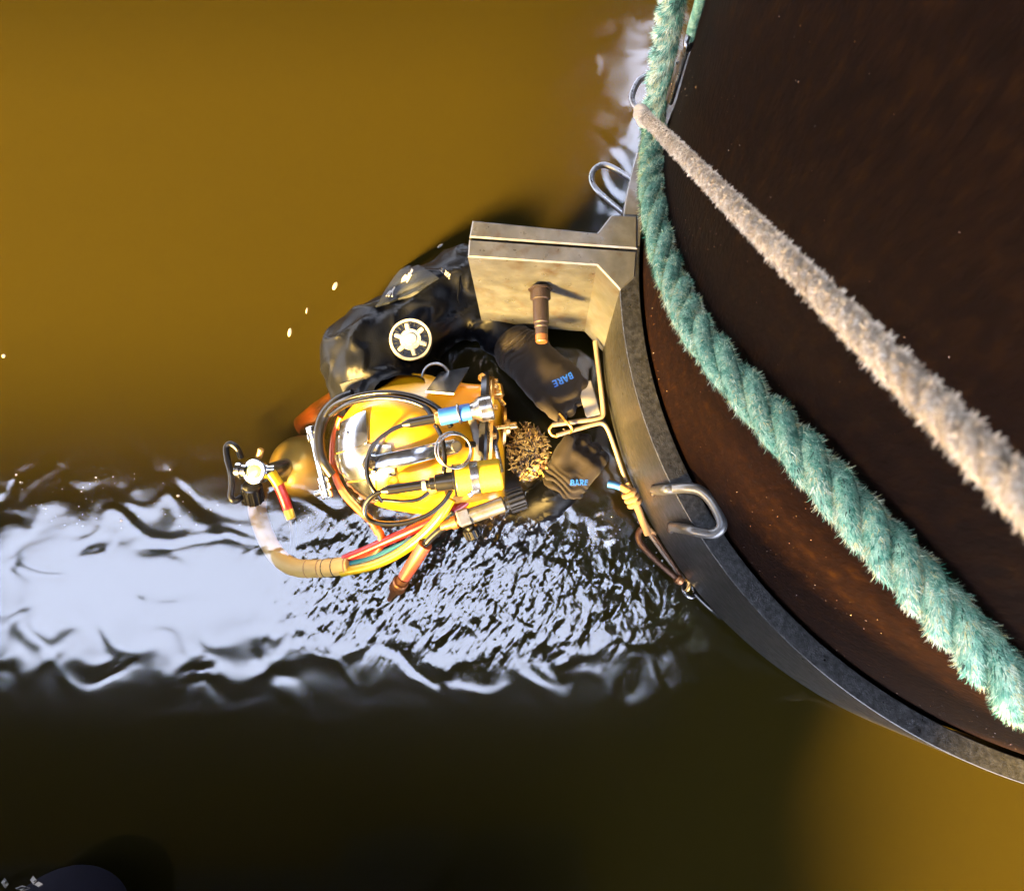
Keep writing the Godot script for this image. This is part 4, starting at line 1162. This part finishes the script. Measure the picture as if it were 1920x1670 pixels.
func fuzz(called: String, strands: Array, r0: float, r1: float, count: int, colors: Array, length: float, parent: Node, upright: float, path: PackedVector3Array) -> void:
	# frayed fibres that stand off the strands of a rope, on the side away from its heart
	var blade := Buf.new()
	blade.tinted = true
	var w := 0.00055
	var prev := []
	for s in 4:
		var t := s / 3.0
		var e := Vector3(t, 0.32 * t * t, 0)
		prev.append([blade.add(e + Vector3(0, 0, w / length * (1.05 - t)), Vector3(-0.3, 1, 0.3)), blade.add(e - Vector3(0, 0, w / length * (1.05 - t)), Vector3(-0.3, 1, -0.3))])
		if s > 0: blade.quad(prev[s - 1][0], prev[s - 1][1], prev[s][1], prev[s][0])
	var mm := MultiMesh.new()
	mm.transform_format = MultiMesh.TRANSFORM_3D
	mm.use_colors = true
	mm.mesh = blade.mesh()
	mm.instance_count = count
	var n := path.size()
	var tone := FastNoiseLite.new()
	tone.seed = 77; tone.frequency = 1.0
	for k in count:
		var t := rng.randf() * (n - 1.001)
		var j := int(t)
		var sp: PackedVector3Array = strands[rng.randi() % strands.size()]
		var p := sp[j].lerp(sp[j + 1], t - j)
		var heart := path[j].lerp(path[j + 1], t - j)
		var d := (sp[j + 1] - sp[j]).normalized()
		var u := (p - heart - d * (p - heart).dot(d)).normalized()
		var v := d.cross(u)
		var a := rng.randf_range(-2.0, 2.0)
		var o := u * cos(a) + v * sin(a)
		var r := lerpf(r0, r1, t / n)
		# each fibre leaves along the lay of its strand, more or less lifted
		var lay := (d * rng.randf_range(0.3, 1.3) + o.cross(d) * rng.randf_range(-0.45, 0.35)).normalized()
		var x := (lay + o * lerpf(0.02, upright, pow(rng.randf(), 2.5))).normalized()
		var y := (o - x * o.dot(x)).normalized()
		var l := length * rng.randf_range(0.45, 1.25)
		mm.set_instance_transform(k, Transform3D(Basis(x, y, x.cross(y)) * Basis.from_scale(Vector3.ONE * l), p + o * r * 0.95))
		var s := tone.get_noise_3d((p.x + o.x * r) * 45.0, (p.y + o.y * r) * 45.0, (p.z + o.z * r) * 38.0) * 0.95 + 0.52 + rng.randf_range(-0.22, 0.22)
		var c: Color = colors[clampi(int(s * colors.size()), 0, colors.size() - 1)]
		mm.set_instance_color(k, c * rng.randf_range(0.75, 1.15))
	var mi := MultiMeshInstance3D.new()
	mi.multimesh = mm; mi.material_override = M.fibre; mi.name = called
	mi.set_meta("kind", "stuff")
	parent.add_child(mi, true)
	mi.position = -base_of(parent)

func laid(path: PackedVector3Array, r0: float, r1: float, turns: float, phase: float) -> PackedVector3Array:
	var out := PackedVector3Array()
	var u := Vector3.ZERO
	var n := path.size()
	for j in n:
		var d := (path[mini(j + 1, n - 1)] - path[maxi(j - 1, 0)]).normalized()
		if u == Vector3.ZERO: u = d.cross(Vector3.UP)
		u = (u - d * u.dot(d)).normalized()
		var w := d.cross(u)
		var a := phase + TAU * turns * j / n
		out.append(path[j] + (u * cos(a) + w * sin(a)) * lerpf(r0, r1, j / float(n)) * 0.56)
	return out

func ropes() -> void:
	var mark := [[1286, -80, 0.0180], [1262, 0, 0.0180], [1250, 70, 0.0180], [1236, 150, 0.0180], [1225, 240, 0.0176], [1221, 310, 0.0180], [1224, 380, 0.0185], [1245, 480, 0.0194], [1277, 560, 0.0207], [1310, 625, 0.0216], [1400, 736, 0.0229], [1500, 845, 0.0246], [1600, 958, 0.0255], [1700, 1068, 0.0260], [1800, 1178, 0.0260], [1920, 1312, 0.0260], [2050, 1450, 0.0260]]
	var p := []
	for q in mark: p.append(on_pile(q[0], q[1], 0.887 + q[2]))
	var path := spline(p, 14)
	var g := thing("mooring_rope", "thick frayed green three-strand rope draped around the rusty pile", "rope", p[7])
	var green := []
	for k in 3:
		green.append(laid(path, 0.0162, 0.0242, 10.0, TAU * k / 3.0))
		var b := Buf.new()
		b.tube(green[k], 0.0089, 0.0133, 12)
		obj("strand", b, M.strand_green, g)
	fuzz("fibres", green, 0.0089, 0.0133, 52000, [Color(0.01, 0.035, 0.022), Color(0.015, 0.15, 0.095), Color(0.13, 0.33, 0.22), Color(0.32, 0.46, 0.33), Color(0.42, 0.49, 0.34), Color(0.46, 0.42, 0.2), Color(0.56, 0.6, 0.46)], 0.0082, g, 1.1, path)
	# white line from the knot, rising past the camera
	var a := at(1207, 216, 0.945)
	var e := at(1920, 933, 1.565)
	var line := PackedVector3Array()
	for k in 400: line.append(a.lerp(a + (e - a) * 1.35, k / 399.0))
	var w := thing("white_line", "fuzzy white tow line tied on the green rope and rising to the lower right corner", "rope", a)
	var white := []
	for k in 3:
		white.append(laid(line, 0.006, 0.006, 26.0, TAU * k / 3.0))
		var b := Buf.new()
		b.tube(white[k], 0.0035, 0.0035, 8)
		obj("strand", b, M.strand_white, w)
	fuzz("fibres", white, 0.0035, 0.0035, 40000, [Color(0.34, 0.28, 0.21), Color(0.48, 0.41, 0.32), Color(0.6, 0.53, 0.43)], 0.0036, w, 1.1, line)
	var kn := Buf.new()
	kn.tube(spline([at(1196, 206, 0.93), at(1203, 203, 0.95), at(1211, 210, 0.955), at(1216, 224, 0.95), at(1210, 232, 0.945), at(1201, 226, 0.94)], 6, true), 0.0055, 0.0055, 10, true)
	kn.tube(spline([at(1195, 215, 0.93), at(1205, 214, 0.955), at(1217, 220, 0.955)], 6), 0.0058, 0.0058, 10)
	obj("knot", kn, M.strand_white, w)

func floaters() -> void:
	var words := ["pale drifting fleck nearest the black sleeve, above the diver's shoulder flap", "pale elongated fleck drifting left of the flange, largest of the flecks", "thin pale fleck drifting between the largest fleck and the lowest one", "small pale fleck drifting lowest in the open brown water above the helmet", "tiny pale fleck at the left edge of the brown water"]
	var spots := [[825, 461, 3.0, 7.0, 0.9], [628, 536, 4.5, 9.0, 0.35], [575, 582, 2.0, 6.5, 0.1], [543, 623, 4.0, 9.0, 0.1], [6, 667, 4.0, 4.0, 0.0]]
	for k in 5:
		var q: Array = spots[k]
		var b := Buf.new()
		b.ball(Vector3.ZERO, Vector3(q[2] / 800.0, 0.002, q[3] / 800.0), 8)
		var o := obj("floating_fleck", b, M.pale)
		o.position = at(q[0], q[1], 0.001)
		o.rotation.y = -q[4]
		tag(o, words[k], "fleck")
	# dark rounded fender beside the added pontoon, its scuffs showing white
	var fd := thing("rubber_fender", "dark blue rubber fender in the bottom left corner with white scuffs", "fender", at(118, 1735, 0.0))
	var b := Buf.new()
	var c := at(118, 1745, 0.1)
	b.ball(c, Vector3(0.125, 0.14, 0.12), 20)
	obj("bag", b, mat(lin(0.004, 0.0045, 0.009), 0.85, 0.0, 0.12), fd)
	var fnd := func(p: Vector3) -> float: return (Vector3((p.x - c.x) / 0.125, (p.y - c.y) / 0.14, (p.z - c.z) / 0.12).length() - 1.0) * 0.12
	for q in [[62, 1650, 6, 8], [72, 1658, 8, 5], [42, 1665, 14, 5], [8, 1655, 6, 9]]:
		patch("scuff", fnd, [Vector2(q[0] - q[2], q[1]), Vector2(q[0], q[1] - q[3]), Vector2(q[0] + q[2], q[1]), Vector2(q[0], q[1] + q[3])], 0.001, M.pale, fd, 2, 2)
	# foam specks and small bubbles along the waterline of the diver and the collar
	var fo := Buf.new()
	for k in 260:
		var q := Vector2(rng.randf_range(560, 1290), 0)
		q.y = 985 + rng.randf_range(-60, 170) * rng.randf() + (q.x - 900) * 0.08
		if k % 4 == 0: q = Vector2(rng.randf_range(20, 520), rng.randf_range(880, 990))
		var s := rng.randf_range(0.0006, 0.0019) * (1.7 if rng.randf() < 0.07 else 1.0)
		fo.ball(at(q.x, q.y, 0.0006), Vector3(s * rng.randf_range(0.8, 1.5), s * 0.6, s), 4)
	var foam := obj("foam_specks", fo, M.white)
	foam.set_meta("kind", "stuff")
	tag(foam, "scattered tiny white foam specks on the water round the helmet and wash", "foam")
